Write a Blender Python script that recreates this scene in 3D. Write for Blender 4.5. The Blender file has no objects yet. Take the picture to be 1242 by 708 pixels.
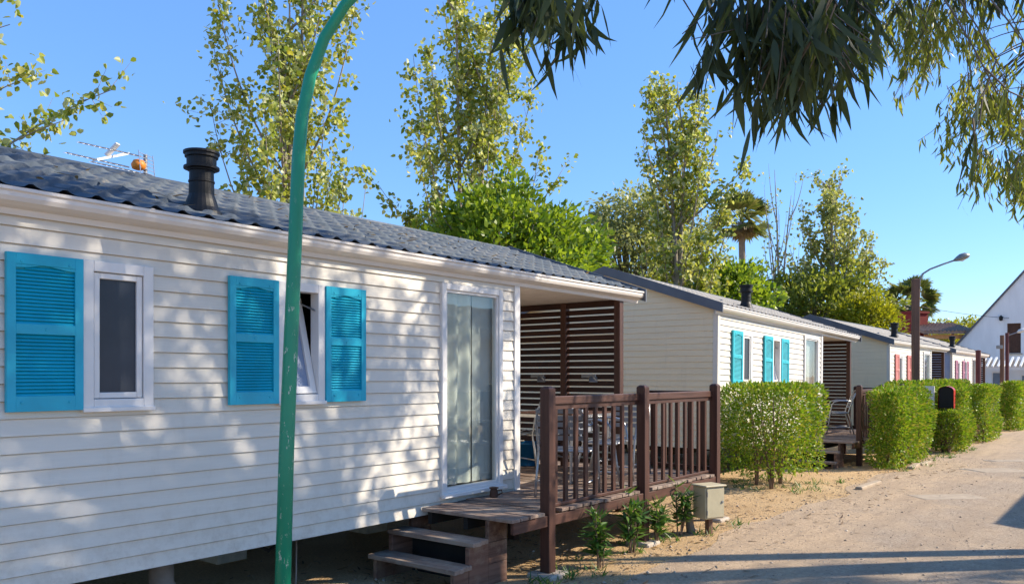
import bpy, math, random
import numpy as np
from mathutils import Vector, Matrix

R = math.radians
scene = bpy.context.scene
COL = scene.collection

# ------------------------------------------------------------------ camera, sky, sun, exposure
cam_d = bpy.data.cameras.new("camera")
cam = bpy.data.objects.new("camera", cam_d)
COL.objects.link(cam)
cam.location = (0, 0, 1.65)
cam.rotation_euler = (R(90), 0, 0)
cam_d.sensor_width = 36.0
cam_d.lens = 982 / 1242 * 36.0
cam_d.shift_y = 101 / 1242
cam_d.clip_start = 0.05
cam_d.clip_end = 3000
scene.camera = cam

SUN_EL = R(33)
SUN_AZ = math.atan2(0.99, 0.10)          # clockwise from +Y
world = bpy.data.worlds.new("World")
scene.world = world
world.use_nodes = True
wn = world.node_tree.nodes
wl = world.node_tree.links
bg = wn["Background"]
sky = wn.new("ShaderNodeTexSky")
sky.sky_type = 'NISHITA'
sky.sun_disc = False
sky.sun_elevation = SUN_EL
sky.sun_rotation = SUN_AZ
sky.air_density = 1.15
sky.dust_density = 0.0
sky.ozone_density = 3.6
hs = wn.new("ShaderNodeHueSaturation")
hs.inputs["Saturation"].default_value = 1.15
wl.new(sky.outputs[0], hs.inputs["Color"])
tn = wn.new("ShaderNodeMix")
tn.data_type = 'RGBA'
tn.blend_type = 'MULTIPLY'
tn.inputs[0].default_value = 1.0
tn.inputs[7].default_value = (0.84, 0.95, 1.14, 1)
wl.new(hs.outputs[0], tn.inputs[6])
ev = wn.new("ShaderNodeMix")          # evens the clear sky out towards its mid blue
ev.data_type = 'RGBA'
ev.inputs[0].default_value = 0.52
ev.inputs[7].default_value = (0.80, 1.60, 3.30, 1)
wl.new(tn.outputs[2], ev.inputs[6])
wl.new(ev.outputs[2], bg.inputs[0])
bg.inputs[1].default_value = 0.15

sun_d = bpy.data.lights.new("sun", 'SUN')
sun_d.energy = 4.6
sun_d.angle = R(0.53)
sun_d.color = (1.0, 0.89, 0.72)
sun = bpy.data.objects.new("sun", sun_d)
COL.objects.link(sun)
sdir = Vector((math.sin(SUN_AZ) * math.cos(SUN_EL), math.cos(SUN_AZ) * math.cos(SUN_EL), math.sin(SUN_EL)))
sun.rotation_euler = sdir.to_track_quat('Z', 'Y').to_euler()
sun.location = sdir * 60

scene.view_settings.view_transform = 'Standard'
scene.view_settings.look = 'None'
scene.view_settings.exposure = 0.86
scene.view_settings.gamma = 1.0
scene.view_settings.use_curve_mapping = False

# ------------------------------------------------------------------ frame of the houses
D2 = np.array([0.61654603, 0.78731886])      # along the row of houses
N2 = np.array([0.78731886, -0.61654603])     # from the houses towards the road
RZ = math.atan2(D2[1], D2[0])
P0 = np.array([-0.630, 7.033])               # door of the nearest house


def st(s, t, z=0.0, o=P0):
    p = np.asarray(o) + s * D2 + t * N2
    return (float(p[0]), float(p[1]), z)


def smooth(a, b, x):
    u = min(1, max(0, (x - a) / (b - a)))
    return u * u * (3 - 2 * u)


def gz(x, y):
    return -0.12 * smooth(13, 20, y)


# ------------------------------------------------------------------ materials
MATS = {}


def nodes_of(name):
    m = bpy.data.materials.new(name)
    m.use_nodes = True
    nt = m.node_tree
    b = nt.nodes["Principled BSDF"]
    MATS[name] = m
    return m, nt, b


def ramp(nt, src, stops):
    r = nt.nodes.new("ShaderNodeValToRGB")
    el = r.color_ramp.elements
    while len(el) < len(stops):
        el.new(0.5)
    for e, (p, c) in zip(el, stops):
        e.position = p
        e.color = (*c, 1) if len(c) == 3 else c
    nt.links.new(src, r.inputs[0])
    return r.outputs[0]


def noise(nt, vec, scale, detail=4, rough=0.55, dist=0.0):
    n = nt.nodes.new("ShaderNodeTexNoise")
    n.inputs["Scale"].default_value = scale
    n.inputs["Detail"].default_value = detail
    n.inputs["Roughness"].default_value = rough
    n.inputs["Distortion"].default_value = dist
    nt.links.new(vec, n.inputs["Vector"])
    return n.outputs["Fac"]


def coord(nt, scale=(1, 1, 1), kind="Object"):
    tc = nt.nodes.new("ShaderNodeTexCoord")
    mp = nt.nodes.new("ShaderNodeMapping")
    mp.inputs["Scale"].default_value = scale
    nt.links.new(tc.outputs[kind], mp.inputs["Vector"])
    return mp.outputs[0]


def mix(nt, fac, a, b, mode='MIX'):
    m = nt.nodes.new("ShaderNodeMix")
    m.data_type = 'RGBA'
    m.blend_type = mode
    for sock, v in ((m.inputs[0], fac), (m.inputs[6], a), (m.inputs[7], b)):
        if isinstance(v, (int, float)):
            sock.default_value = v
        elif isinstance(v, tuple):
            sock.default_value = (*v, 1)
        else:
            nt.links.new(v, sock)
    return m.outputs[2]


def bump(nt, b, h, strength=0.3, dist=0.02):
    n = nt.nodes.new("ShaderNodeBump")
    n.inputs["Strength"].default_value = strength
    n.inputs["Distance"].default_value = dist
    nt.links.new(h, n.inputs["Height"])
    nt.links.new(n.outputs[0], b.inputs["Normal"])


def paint(name, c, rough=0.5, var=0.12, scale=6, bumps=0.0, stretch=(1, 1, 1), spec=0.4, metal=0.0):
    m, nt, b = nodes_of(name)
    v = coord(nt, stretch)
    f = noise(nt, v, scale, 5, 0.6)
    dark = tuple(x * (1 - var) for x in c)
    lite = tuple(min(1, x * (1 + var)) for x in c)
    nt.links.new(ramp(nt, f, [(0.3, dark), (0.7, lite)]), b.inputs["Base Color"])
    b.inputs["Roughness"].default_value = rough
    b.inputs["Specular IOR Level"].default_value = spec
    b.inputs["Metallic"].default_value = metal
    if bumps:
        bump(nt, b, noise(nt, v, scale * 6, 4), bumps, 0.01)
    return m


def worn(name, c, under, amount=0.6, rough=0.55, scale=14, stretch=(1, 1, 1), band=None):
    """paint with chips and scuffs that show the stuff below"""
    m, nt, b = nodes_of(name)
    v = coord(nt, stretch)
    f = noise(nt, v, 3, 4)
    base = ramp(nt, f, [(0.3, tuple(x * 0.88 for x in c)), (0.7, tuple(x * 1.1 for x in c))])
    chips = noise(nt, v, scale, 8, 0.75)
    k = ramp(nt, chips, [(amount, (0, 0, 0)), (amount + 0.03, (1, 1, 1))])
    if band:
        # scuffed most at the height where people and bicycles lean against it
        sx = nt.nodes.new("ShaderNodeSeparateXYZ")
        nt.links.new(coord(nt), sx.inputs[0])
        mr = nt.nodes.new("ShaderNodeMapRange")
        mr.inputs[1].default_value = band[1]
        mr.inputs[2].default_value = band[1] + .7
        mr.inputs[3].default_value = 1.0
        mr.inputs[4].default_value = 0.12
        nt.links.new(sx.outputs[2], mr.inputs[0])
        k = mix(nt, 1.0, k, mr.outputs[0], 'MULTIPLY')
    nt.links.new(mix(nt, k, base, under), b.inputs["Base Color"])
    b.inputs["Roughness"].default_value = rough
    bump(nt, b, chips, 0.15, 0.004)
    return m


def leafmat(name, cols, trans=0.35, gloss=0.35, rough=0.45, glow=(1.5, 1.45, 0.7)):
    m, nt, b = nodes_of(name)
    g = nt.nodes.new("ShaderNodeNewGeometry")
    st_ = [(i / max(1, len(cols) - 1), c) for i, c in enumerate(cols)]
    c = ramp(nt, g.outputs["Random Per Island"], st_)
    nt.links.new(c, b.inputs["Base Color"])
    b.inputs["Roughness"].default_value = rough
    b.inputs["Specular IOR Level"].default_value = gloss
    t = nt.nodes.new("ShaderNodeBsdfTranslucent")
    warm = mix(nt, 1.0, c, glow, 'MULTIPLY')
    nt.links.new(warm, t.inputs[0])
    ms = nt.nodes.new("ShaderNodeMixShader")
    ms.inputs[0].default_value = trans
    nt.links.new(b.outputs[0], ms.inputs[1])
    nt.links.new(t.outputs[0], ms.inputs[2])
    nt.links.new(ms.outputs[0], nt.nodes["Material Output"].inputs[0])
    return m


def siding(name, c):
    m, nt, b = nodes_of(name)
    v = coord(nt, (0.5, 0.5, 6))
    f = noise(nt, v, 3, 5, 0.6)
    col = ramp(nt, f, [(0.25, tuple(x * 0.93 for x in c)), (0.75, tuple(min(1, x * 1.04) for x in c))])
    v2 = coord(nt, (3.0, 3.0, 0.5))
    d = noise(nt, v2, 2.2, 6, 0.7)
    k = ramp(nt, d, [(0.56, (0, 0, 0)), (0.85, (0.35, 0.35, 0.35))])
    col = mix(nt, k, col, (0.42, 0.36, 0.28))
    sz = nt.nodes.new("ShaderNodeSeparateXYZ")
    nt.links.new(coord(nt), sz.inputs[0])
    mr = nt.nodes.new("ShaderNodeMapRange")
    mr.inputs[1].default_value = 0.45
    mr.inputs[2].default_value = 1.0
    mr.inputs[3].default_value = 0.55
    mr.inputs[4].default_value = 0.0
    nt.links.new(sz.outputs[2], mr.inputs[0])
    sp = ramp(nt, noise(nt, coord(nt), 9, 7, 0.75), [(0.45, (0, 0, 0)), (0.7, (1, 1, 1))])
    col = mix(nt, mix(nt, 1.0, sp, mr.outputs[0], 'MULTIPLY'), col, (0.40, 0.32, 0.24))
    nt.links.new(col, b.inputs["Base Color"])
    b.inputs["Roughness"].default_value = 0.42
    b.inputs["Specular IOR Level"].default_value = 0.35
    v3 = coord(nt, (0.8, 0.8, 14))
    bump(nt, b, noise(nt, v3, 9, 5), 0.12, 0.006)
    return m


def woodmat(name, c, c2, axis, rough=0.7, wear=None):
    """wood grain drawn out along one local axis; random tone per board"""
    m, nt, b = nodes_of(name)
    s = [14, 14, 14]
    s[axis] = 0.8
    v = coord(nt, tuple(s))
    f = noise(nt, v, 2.2, 6, 0.65, 0.4)
    col = ramp(nt, f, [(0.3, c), (0.72, c2)])
    g = nt.nodes.new("ShaderNodeNewGeometry")
    tone = ramp(nt, g.outputs["Random Per Island"], [(0, (0.72, 0.72, 0.72)), (1, (1.25, 1.22, 1.2))])
    col = mix(nt, 1.0, col, tone, 'MULTIPLY')
    if wear:
        w = noise(nt, coord(nt, (1, 1, 1)), 3.0, 6, 0.7)
        k = ramp(nt, w, [(0.47, (0, 0, 0)), (0.62, (1, 1, 1))])
        col = mix(nt, k, col, wear)
    nt.links.new(col, b.inputs["Base Color"])
    b.inputs["Roughness"].default_value = rough
    b.inputs["Specular IOR Level"].default_value = 0.3
    bump(nt, b, f, 0.3, 0.006)
    return m


def glassmat(name, tint, refl_rough=0.02, through=0.75):
    m, nt, b = nodes_of(name)
    nt.nodes.remove(b)
    tr = nt.nodes.new("ShaderNodeBsdfTransparent")
    tr.inputs[0].default_value = (*tint, 1)
    gl = nt.nodes.new("ShaderNodeBsdfGlossy")
    gl.inputs["Roughness"].default_value = refl_rough
    v = coord(nt, (1, 1, 1))
    n = nt.nodes.new("ShaderNodeBump")
    n.inputs["Strength"].default_value = 0.05
    n.inputs["Distance"].default_value = 0.02
    nt.links.new(noise(nt, v, 3.0, 2), n.inputs["Height"])
    nt.links.new(n.outputs[0], gl.inputs["Normal"])
    lw = nt.nodes.new("ShaderNodeLayerWeight")
    lw.inputs[0].default_value = 0.5
    pw = nt.nodes.new("ShaderNodeMath")
    pw.operation = 'POWER'
    pw.inputs[1].default_value = 4.0
    nt.links.new(lw.outputs["Facing"], pw.inputs[0])
    ma = nt.nodes.new("ShaderNodeMath")
    ma.operation = 'MULTIPLY_ADD'
    ma.inputs[1].default_value = 0.9
    ma.inputs[2].default_value = 0.07
    nt.links.new(pw.outputs[0], ma.inputs[0])
    ms = nt.nodes.new("ShaderNodeMixShader")
    nt.links.new(ma.outputs[0], ms.inputs[0])
    nt.links.new(tr.outputs[0], ms.inputs[1])
    nt.links.new(gl.outputs[0], ms.inputs[2])
    nt.links.new(ms.outputs[0], nt.nodes["Material Output"].inputs[0])
    return m


M_SIDING = siding("vinyl_siding", (0.71, 0.655, 0.565))
M_SIDEB = siding("beige_siding", (0.86, 0.72, 0.48))
M_SIDEU = siding("shade_blue_siding", (0.42, 0.50, 0.66))  # blue of the shade put into the farthest gable's colour
M_TRIM = paint("white_pvc", (0.74, 0.71, 0.68), 0.35, 0.05, 4)
M_GUTTER = paint("gutter_white", (0.70, 0.65, 0.60), 0.35, 0.08, 5, 0, (0.3, 3, 3))
M_SOFFIT = paint("soffit_white", (0.72, 0.66, 0.62), 0.6, 0.08, 5)
M_SHUT = paint("turquoise_plastic", (0.006, 0.38, 0.53), 0.38, 0.12, 5)
M_SHUT2 = paint("turquoise_plastic_faded", (0.03, 0.44, 0.52), 0.45, 0.15, 5)
M_SHUTP = paint("coral_plastic", (0.62, 0.20, 0.17), 0.5, 0.12, 5)
M_SHUTV = paint("mauve_plastic", (0.40, 0.16, 0.24), 0.5, 0.12, 5)
M_FLUE = paint("black_flue_metal", (0.008, 0.008, 0.009), 0.5, 0.5, 9, 0, spec=0.3)
M_UNDER = paint("chassis_dark", (0.016, 0.015, 0.014), 0.9, 0.3, 6)
M_VERGE = paint("grey_verge_metal", (0.11, 0.12, 0.14), 0.5, 0.15, 4)
M_CURT = paint("sheer_curtain", (0.72, 0.74, 0.68), 0.9, 0.08, 3)
M_CURT2 = paint("grey_blind", (0.60, 0.63, 0.62), 0.9, 0.1, 3)
M_GLASS = glassmat("door_glass", (0.90, 0.92, 0.91))
M_GLASSD = glassmat("window_glass", (0.5, 0.56, 0.62))
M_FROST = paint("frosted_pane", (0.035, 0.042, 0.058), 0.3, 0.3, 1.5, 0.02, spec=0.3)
M_FROST2 = paint("blue_frosted_pane", (0.22, 0.27, 0.38), 0.3, 0.1, 200, 0.2, spec=0.6)
M_INT = paint("interior_dim", (0.22, 0.20, 0.18), 0.9, 0.2, 3)
M_WOOD = woodmat("brown_stain_upright", (0.038, 0.017, 0.012), (0.082, 0.037, 0.026), 2, 0.5)
M_WOODX = woodmat("brown_stain_lengthwise", (0.042, 0.019, 0.014), (0.095, 0.045, 0.032), 0, 0.5)
M_WOODY = woodmat("brown_stain_crosswise", (0.022, 0.009, 0.007), (0.05, 0.02, 0.014), 1, 0.55)
M_DECK = woodmat("worn_deck_boards", (0.12, 0.075, 0.055), (0.27, 0.20, 0.16), 1, 0.8, (0.32, 0.25, 0.20))
M_STEP = woodmat("worn_step_boards", (0.15, 0.10, 0.075), (0.30, 0.23, 0.18), 1, 0.8, (0.34, 0.27, 0.21))
M_STEPS = woodmat("step_side_boards", (0.09, 0.045, 0.03), (0.18, 0.10, 0.07), 0, 0.75, (0.24, 0.16, 0.11))
M_CONC = paint("concrete", (0.42, 0.36, 0.29), 0.9, 0.2, 12, 0.5)
M_SLAB = paint("pale_concrete_cover", (0.38, 0.30, 0.215), 0.9, 0.16, 7, 0.3)
M_GREEN = worn("green_pole_paint", (0.006, 0.25, 0.135), (0.50, 0.56, 0.48), 0.60, 0.36, 22, (1.8, 1.8, 0.55), (0.5, 1.9))
M_GREY = paint("grey_metal", (0.22, 0.22, 0.22), 0.4, 0.15, 8, metal=0.3)
M_ALU = paint("aluminium", (0.40, 0.40, 0.41), 0.3, 0.1, 8, metal=0.7)
M_ALUW = paint("aluminium_slats", (0.26, 0.27, 0.29), 0.4, 0.1, 8, metal=0.3)
M_BOX = paint("beige_cabinet", (0.47, 0.41, 0.27), 0.5, 0.1, 6, 0.1)
M_BLUE = paint("blue_plastic", (0.01, 0.12, 0.30), 0.35, 0.1, 4)
M_ORANGE = paint("orange_plastic", (0.62, 0.20, 0.02), 0.5, 0.15, 9)
M_RED = paint("red_enamel", (0.45, 0.02, 0.02), 0.35, 0.1, 6)
M_BLACK = paint("matt_black", (0.008, 0.008, 0.008), 0.7, 0.2, 6)
M_PVC = paint("grey_drain_pipe", (0.26, 0.21, 0.17), 0.7, 0.2, 9)
M_BARK = paint("bark", (0.20, 0.16, 0.12), 0.9, 0.3, 14, 0.6, (1, 1, 0.3))
M_BARKW = paint("pale_bark", (0.27, 0.23, 0.18), 0.85, 0.3, 10, 0.4, (1, 1, 0.4))
M_GUMB = paint("gum_bark", (0.13, 0.105, 0.08), 0.9, 0.35, 8, 0.4, (1, 1, 0.3))
M_STEM = paint("hedge_stem", (0.20, 0.13, 0.08), 0.9, 0.3, 14, 0.4, (1, 1, 0.3))
M_POLEW = paint("wooden_pole", (0.16, 0.085, 0.055), 0.8, 0.25, 9, 0.4, (1, 1, 0.15))
M_POLER = paint("dark_red_pole", (0.11, 0.03, 0.03), 0.7, 0.2, 9, 0.2)
M_WHITEW = paint("whitewash", (0.70, 0.70, 0.70), 0.85, 0.13, 0.9, 0.3, (1, 1, 0.25))
M_ROOFD = paint("dark_roof_edge", (0.10, 0.10, 0.11), 0.7, 0.2, 5)
M_BROWND = paint("brown_door_wood", (0.08, 0.035, 0.02), 0.7, 0.2, 5)
M_REDW = paint("oxblood_render", (0.20, 0.022, 0.02), 0.85, 0.15, 2, 0.2)
M_TILEB = paint("brown_tiles", (0.26, 0.17, 0.12), 0.85, 0.25, 4, 0.4)
M_BEAM = paint("orange_beam", (0.52, 0.24, 0.08), 0.7, 0.15, 4)
M_PANEG = paint("grey_blue_pane", (0.16, 0.20, 0.25), 0.2, 0.1, 3, spec=0.6)
M_LAMPG = paint("lamp_diffuser", (0.65, 0.64, 0.6), 0.3, 0.05, 4)

M_POPLAR = leafmat("poplar_leaves", [(0.12, 0.175, 0.025), (0.24, 0.29, 0.045), (0.38, 0.40, 0.09), (0.54, 0.55, 0.36), (0.16, 0.22, 0.03), (0.46, 0.41, 0.08)], 0.44, 0.5)
M_POPLG = leafmat("grey_poplar_leaves", [(0.13, 0.165, 0.035), (0.24, 0.265, 0.07), (0.35, 0.36, 0.12), (0.42, 0.43, 0.25), (0.16, 0.20, 0.035)], 0.45, 0.45)
M_FICUS = leafmat("bright_green_leaves", [(0.06, 0.13, 0.012), (0.18, 0.27, 0.022), (0.30, 0.38, 0.045), (0.12, 0.195, 0.016)], 0.42, 0.5)
M_OLIVE = leafmat("grey_green_leaves", [(0.16, 0.19, 0.08), (0.27, 0.29, 0.13), (0.36, 0.37, 0.19)], 0.45, 0.35)
M_PINE = leafmat("yellow_green_needles", [(0.16, 0.19, 0.012), (0.27, 0.28, 0.018), (0.36, 0.34, 0.03)], 0.4, 0.3)
M_DARKT = leafmat("dark_tree_leaves", [(0.11, 0.15, 0.025), (0.20, 0.24, 0.04), (0.28, 0.30, 0.07)], 0.42, 0.3)
M_HEDGE = leafmat("hedge_leaves", [(0.06, 0.13, 0.010), (0.16, 0.28, 0.016), (0.27, 0.39, 0.026), (0.10, 0.20, 0.012), (0.36, 0.31, 0.07), (0.33, 0.43, 0.04)], 0.28, 0.22)
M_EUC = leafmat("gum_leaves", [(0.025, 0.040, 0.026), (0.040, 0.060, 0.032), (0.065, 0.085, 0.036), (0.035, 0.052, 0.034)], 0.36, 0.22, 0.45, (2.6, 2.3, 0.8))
M_EUC2 = leafmat("sunlit_gum_leaves", [(0.08, 0.11, 0.028), (0.16, 0.19, 0.04), (0.25, 0.27, 0.06), (0.11, 0.145, 0.032)], 0.45, 0.3, 0.45, (1.9, 1.8, 0.7))  # gum leaf colour lightened so the far sprays look sunlit
M_PALM = leafmat("palm_blades", [(0.09, 0.13, 0.03), (0.15, 0.18, 0.05), (0.21, 0.21, 0.08)], 0.3, 0.3)
M_PALMD = leafmat("dry_palm_blades", [(0.18, 0.14, 0.075), (0.26, 0.20, 0.11), (0.13, 0.10, 0.055)], 0.25, 0.3)
M_YOUNG = leafmat("young_plant_leaves", [(0.035, 0.10, 0.02), (0.08, 0.17, 0.03), (0.14, 0.23, 0.045)], 0.3, 0.5)
M_LITTER = leafmat("dry_leaves", [(0.20, 0.12, 0.06), (0.30, 0.20, 0.10), (0.13, 0.08, 0.045), (0.36, 0.27, 0.16)], 0.15, 0.3)
M_STONES = leafmat("pebble_tones", [(0.26, 0.20, 0.15), (0.45, 0.37, 0.28), (0.17, 0.13, 0.10), (0.55, 0.46, 0.36)], 0.0, 0.3, 0.8)


def roofmat(name, g, rough=0.8, grey=False):
    m, nt, b = nodes_of(name)
    v = coord(nt)
    f = noise(nt, v, 2.5, 6, 0.65)
    c = ramp(nt, f, [(0.25, (0.062 * g, 0.080 * g, 0.102 * g)), (0.55, (0.095 * g, 0.115 * g, 0.140 * g)), (0.82, (0.18 * g, 0.18 * g, 0.18 * g))])
    d = noise(nt, v, 16, 6, 0.75)
    k = ramp(nt, d, [(0.54, (0, 0, 0)), (0.72, (0.65, 0.65, 0.65))])
    if grey:
        c = ramp(nt, f, [(0.25, (0.22, 0.21, 0.195)), (0.55, (0.31, 0.295, 0.275)), (0.8, (0.38, 0.36, 0.33))])
    nt.links.new(mix(nt, k, c, (0.28, 0.24, 0.19)), b.inputs["Base Color"])
    b.inputs["Roughness"].default_value = rough
    b.inputs["Specular IOR Level"].default_value = 0.15 if grey else 0.2
    bump(nt, b, noise(nt, v, 60, 4), 0.15, 0.004)
    return m


M_ROOF = roofmat("pressed_roof_tile", 1.0)  # slate blue of the tree shade put into the tile colour
M_ROOF2 = roofmat("sunlit_roof_tile", 1.0, 0.85, True)  # same tile, coloured lighter grey as in full sun


def groundmat():
    m, nt, b = nodes_of("sandy_ground")
    v = coord(nt)
    a = noise(nt, v, 0.6, 6, 0.6)
    c = ramp(nt, a, [(0.3, (0.50, 0.335, 0.175)), (0.5, (0.60, 0.415, 0.225)), (0.72, (0.68, 0.50, 0.30))])
    f = noise(nt, v, 45, 6, 0.75)
    k = ramp(nt, f, [(0.35, (0.62, 0.60, 0.58)), (0.6, (1.08, 1.06, 1.04))])
    c = mix(nt, 1.0, c, k, 'MULTIPLY')
    g = noise(nt, v, 3.5, 6, 0.7)
    k2 = ramp(nt, g, [(0.5, (0, 0, 0)), (0.75, (0.55, 0.55, 0.55))])
    c = mix(nt, k2, c, (0.42, 0.30, 0.18))
    nt.links.new(c, b.inputs["Base Color"])
    b.inputs["Roughness"].default_value = 0.95
    b.inputs["Specular IOR Level"].default_value = 0.15
    h = mix(nt, 0.55, noise(nt, v, 7, 6, 0.7), f)
    bump(nt, b, h, 0.9, 0.05)
    return m


def roadmat():
    """dusty asphalt; sand drifts in from the verge (object x = along, y = away from the verge)"""
    m, nt, b = nodes_of("dusty_asphalt")
    v = coord(nt)
    a = noise(nt, v, 0.9, 6, 0.65)
    asphalt = ramp(nt, noise(nt, v, 38, 8, 0.85), [(0.34, (0.17, 0.125, 0.09)), (0.5, (0.385, 0.30, 0.22)), (0.66, (0.56, 0.46, 0.35))])
    dust = ramp(nt, noise(nt, v, 32, 8, 0.85), [(0.36, (0.36, 0.25, 0.155)), (0.62, (0.60, 0.45, 0.30))])
    sx = nt.nodes.new("ShaderNodeSeparateXYZ")
    nt.links.new(v, sx.inputs[0])
    mr = nt.nodes.new("ShaderNodeMapRange")
    mr.inputs[1].default_value = 0.0
    mr.inputs[2].default_value = 1.5
    mr.inputs[3].default_value = 0.50
    mr.inputs[4].default_value = 0.0
    nt.links.new(sx.outputs[1], mr.inputs[0])
    ad = nt.nodes.new("ShaderNodeMath")
    ad.operation = 'ADD'
    nt.links.new(a, ad.inputs[0])
    nt.links.new(mr.outputs[0], ad.inputs[1])
    k = ramp(nt, ad.outputs[0], [(0.46, (0.08, 0.08, 0.08)), (0.76, (1, 1, 1))])
    c = mix(nt, k, asphalt, dust)
    tr = noise(nt, coord(nt, (0.12, 1.6, 1)), 1.5, 5, 0.6)      # long wheel tracks
    k3 = ramp(nt, tr, [(0.47, (0, 0, 0)), (0.62, (0.55, 0.55, 0.55))])
    c = mix(nt, k3, c, (0.36, 0.265, 0.18))
    p = noise(nt, coord(nt, (1, 2.2, 1)), 2.3, 7, 0.75)
    k2 = ramp(nt, p, [(0.52, (0, 0, 0)), (0.70, (0.75, 0.75, 0.75))])
    c = mix(nt, k2, c, (0.29, 0.215, 0.15))
    mo = noise(nt, v, 6.5, 8, 0.8, 0.6)
    k4 = ramp(nt, mo, [(0.52, (0, 0, 0)), (0.66, (0.6, 0.6, 0.6))])
    c = mix(nt, k4, c, (0.24, 0.18, 0.13))
    nt.links.new(c, b.inputs["Base Color"])
    b.inputs["Roughness"].default_value = 0.92
    b.inputs["Specular IOR Level"].default_value = 0.2
    bump(nt, b, mix(nt, 0.5, noise(nt, v, 50, 8, 0.85), noise(nt, v, 9, 5, 0.7)), 0.9, 0.03)
    return m


M_GROUND = groundmat()
M_ROAD = roadmat()

# ------------------------------------------------------------------ helpers


def tag(o, label=None, cat=None, group=None, kind=None):
    if label:
        o["label"] = label
    if cat:
        o["category"] = cat
    if group:
        o["group"] = group
    if kind:
        o["kind"] = kind
    return o


def empty(name, loc=(0, 0, 0), rz=0.0, label=None, cat=None, group=None):
    o = bpy.data.objects.new(name, None)
    o.empty_display_size = 0.2
    COL.objects.link(o)
    o.location = loc
    o.rotation_euler = (0, 0, rz)
    return tag(o, label, cat, group)


class MB:
    def __init__(self):
        self.v = []
        self.f = []

    def quad(self, a, b, c, d):
        i = len(self.v)
        self.v += [tuple(a), tuple(b), tuple(c), tuple(d)]
        self.f.append((i, i + 1, i + 2, i + 3))
        return self

    def poly(self, pts):
        i = len(self.v)
        self.v += [tuple(p) for p in pts]
        self.f.append(tuple(range(i, i + len(pts))))
        return self

    def hexa(self, p):
        """8 points: bottom 4 ccw, top 4 ccw"""
        i = len(self.v)
        self.v += [tuple(q) for q in p]
        for f in ((3, 2, 1, 0), (4, 5, 6, 7), (0, 1, 5, 4), (1, 2, 6, 5), (2, 3, 7, 6), (3, 0, 4, 7)):
            self.f.append(tuple(i + k for k in f))
        return self

    def box(self, x0, x1, y0, y1, z0, z1):
        return self.hexa([(x0, y0, z0), (x1, y0, z0), (x1, y1, z0), (x0, y1, z0),
                          (x0, y0, z1), (x1, y0, z1), (x1, y1, z1), (x0, y1, z1)])

    def bar(self, a, b, w, h, up=(0, 0, 1)):
        a = Vector(a)
        b = Vector(b)
        d = (b - a).normalized()
        u = Vector(up)
        s = d.cross(u)
        if s.length < 1e-4:
            s = d.cross(Vector((1, 0, 0)))
        s.normalize()
        u = s.cross(d).normalized()
        s = s * (w / 2)
        u = u * (h / 2)
        return self.hexa([a - s - u, a + s - u, b + s - u, b - s - u, a - s + u, a + s + u, b + s + u, b - s + u])

    def tube(self, pts, rad, n=8, caps=True):
        pts = [Vector(p) for p in pts]
        if isinstance(rad, (int, float)):
            rad = [rad] * len(pts)
        base = len(self.v)
        ref = None
        for k, p in enumerate(pts):
            if k == 0:
                t = pts[1] - pts[0]
            elif k == len(pts) - 1:
                t = pts[-1] - pts[-2]
            else:
                t = pts[k + 1] - pts[k - 1]
            t.normalize()
            if ref is None:
                ref = t.orthogonal().normalized()
            ref = ref - t * ref.dot(t)
            if ref.length < 1e-5:
                ref = t.orthogonal()
            ref.normalize()
            bn = t.cross(ref)
            for j in range(n):
                a = 2 * math.pi * j / n
                q = p + (ref * math.cos(a) + bn * math.sin(a)) * rad[k]
                self.v.append(tuple(q))
        for k in range(len(pts) - 1):
            for j in range(n):
                a = base + k * n + j
                b = base + k * n + (j + 1) % n
                self.f.append((a, b, b + n, a + n))
        if caps:
            self.f.append(tuple(base + j for j in reversed(range(n))))
            e = base + (len(pts) - 1) * n
            self.f.append(tuple(e + j for j in range(n)))
        return self

    def lathe(self, prof, c=(0, 0, 0), n=20):
        """prof: list of (r, z)"""
        base = len(self.v)
        for r, z in prof:
            for j in range(n):
                a = 2 * math.pi * j / n
                self.v.append((c[0] + r * math.cos(a), c[1] + r * math.sin(a), c[2] + z))
        for k in range(len(prof) - 1):
            for j in range(n):
                a = base + k * n + j
                b = base + k * n + (j + 1) % n
                self.f.append((a, b, b + n, a + n))
        self.f.append(tuple(base + j for j in reversed(range(n))))
        e = base + (len(prof) - 1) * n
        self.f.append(tuple(e + j for j in range(n)))
        return self

    def ring(self, x0, x1, z0, z1, w, y0, y1):
        self.box(x0, x0 + w, y0, y1, z0, z1)
        self.box(x1 - w, x1, y0, y1, z0, z1)
        self.box(x0 + w, x1 - w, y0, y1, z0, z0 + w)
        self.box(x0 + w, x1 - w, y0, y1, z1 - w, z1)
        return self

    def extrude(self, prof, x0, x1, axis=0):
        """open polyline profile (y,z) swept along x"""
        for (ya, za), (yb, zb) in zip(prof[:-1], prof[1:]):
            self.quad((x0, ya, za), (x1, ya, za), (x1, yb, zb), (x0, yb, zb))
        return self

    def build(self, name, mat, parent=None, smooth=False, bevel=0.0):
        me = bpy.data.meshes.new(name)
        me.from_pydata(self.v, [], self.f)
        me.materials.append(mat)
        if smooth:
            me.polygons.foreach_set("use_smooth", [True] * len(me.polygons))
        me.update()
        o = bpy.data.objects.new(name, me)
        COL.objects.link(o)
        if parent:
            o.parent = parent
        if bevel:
            b = o.modifiers.new("soft_edges", 'BEVEL')
            b.width = bevel
            b.segments = 1
            b.limit_method = 'ANGLE'
        return o


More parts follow.
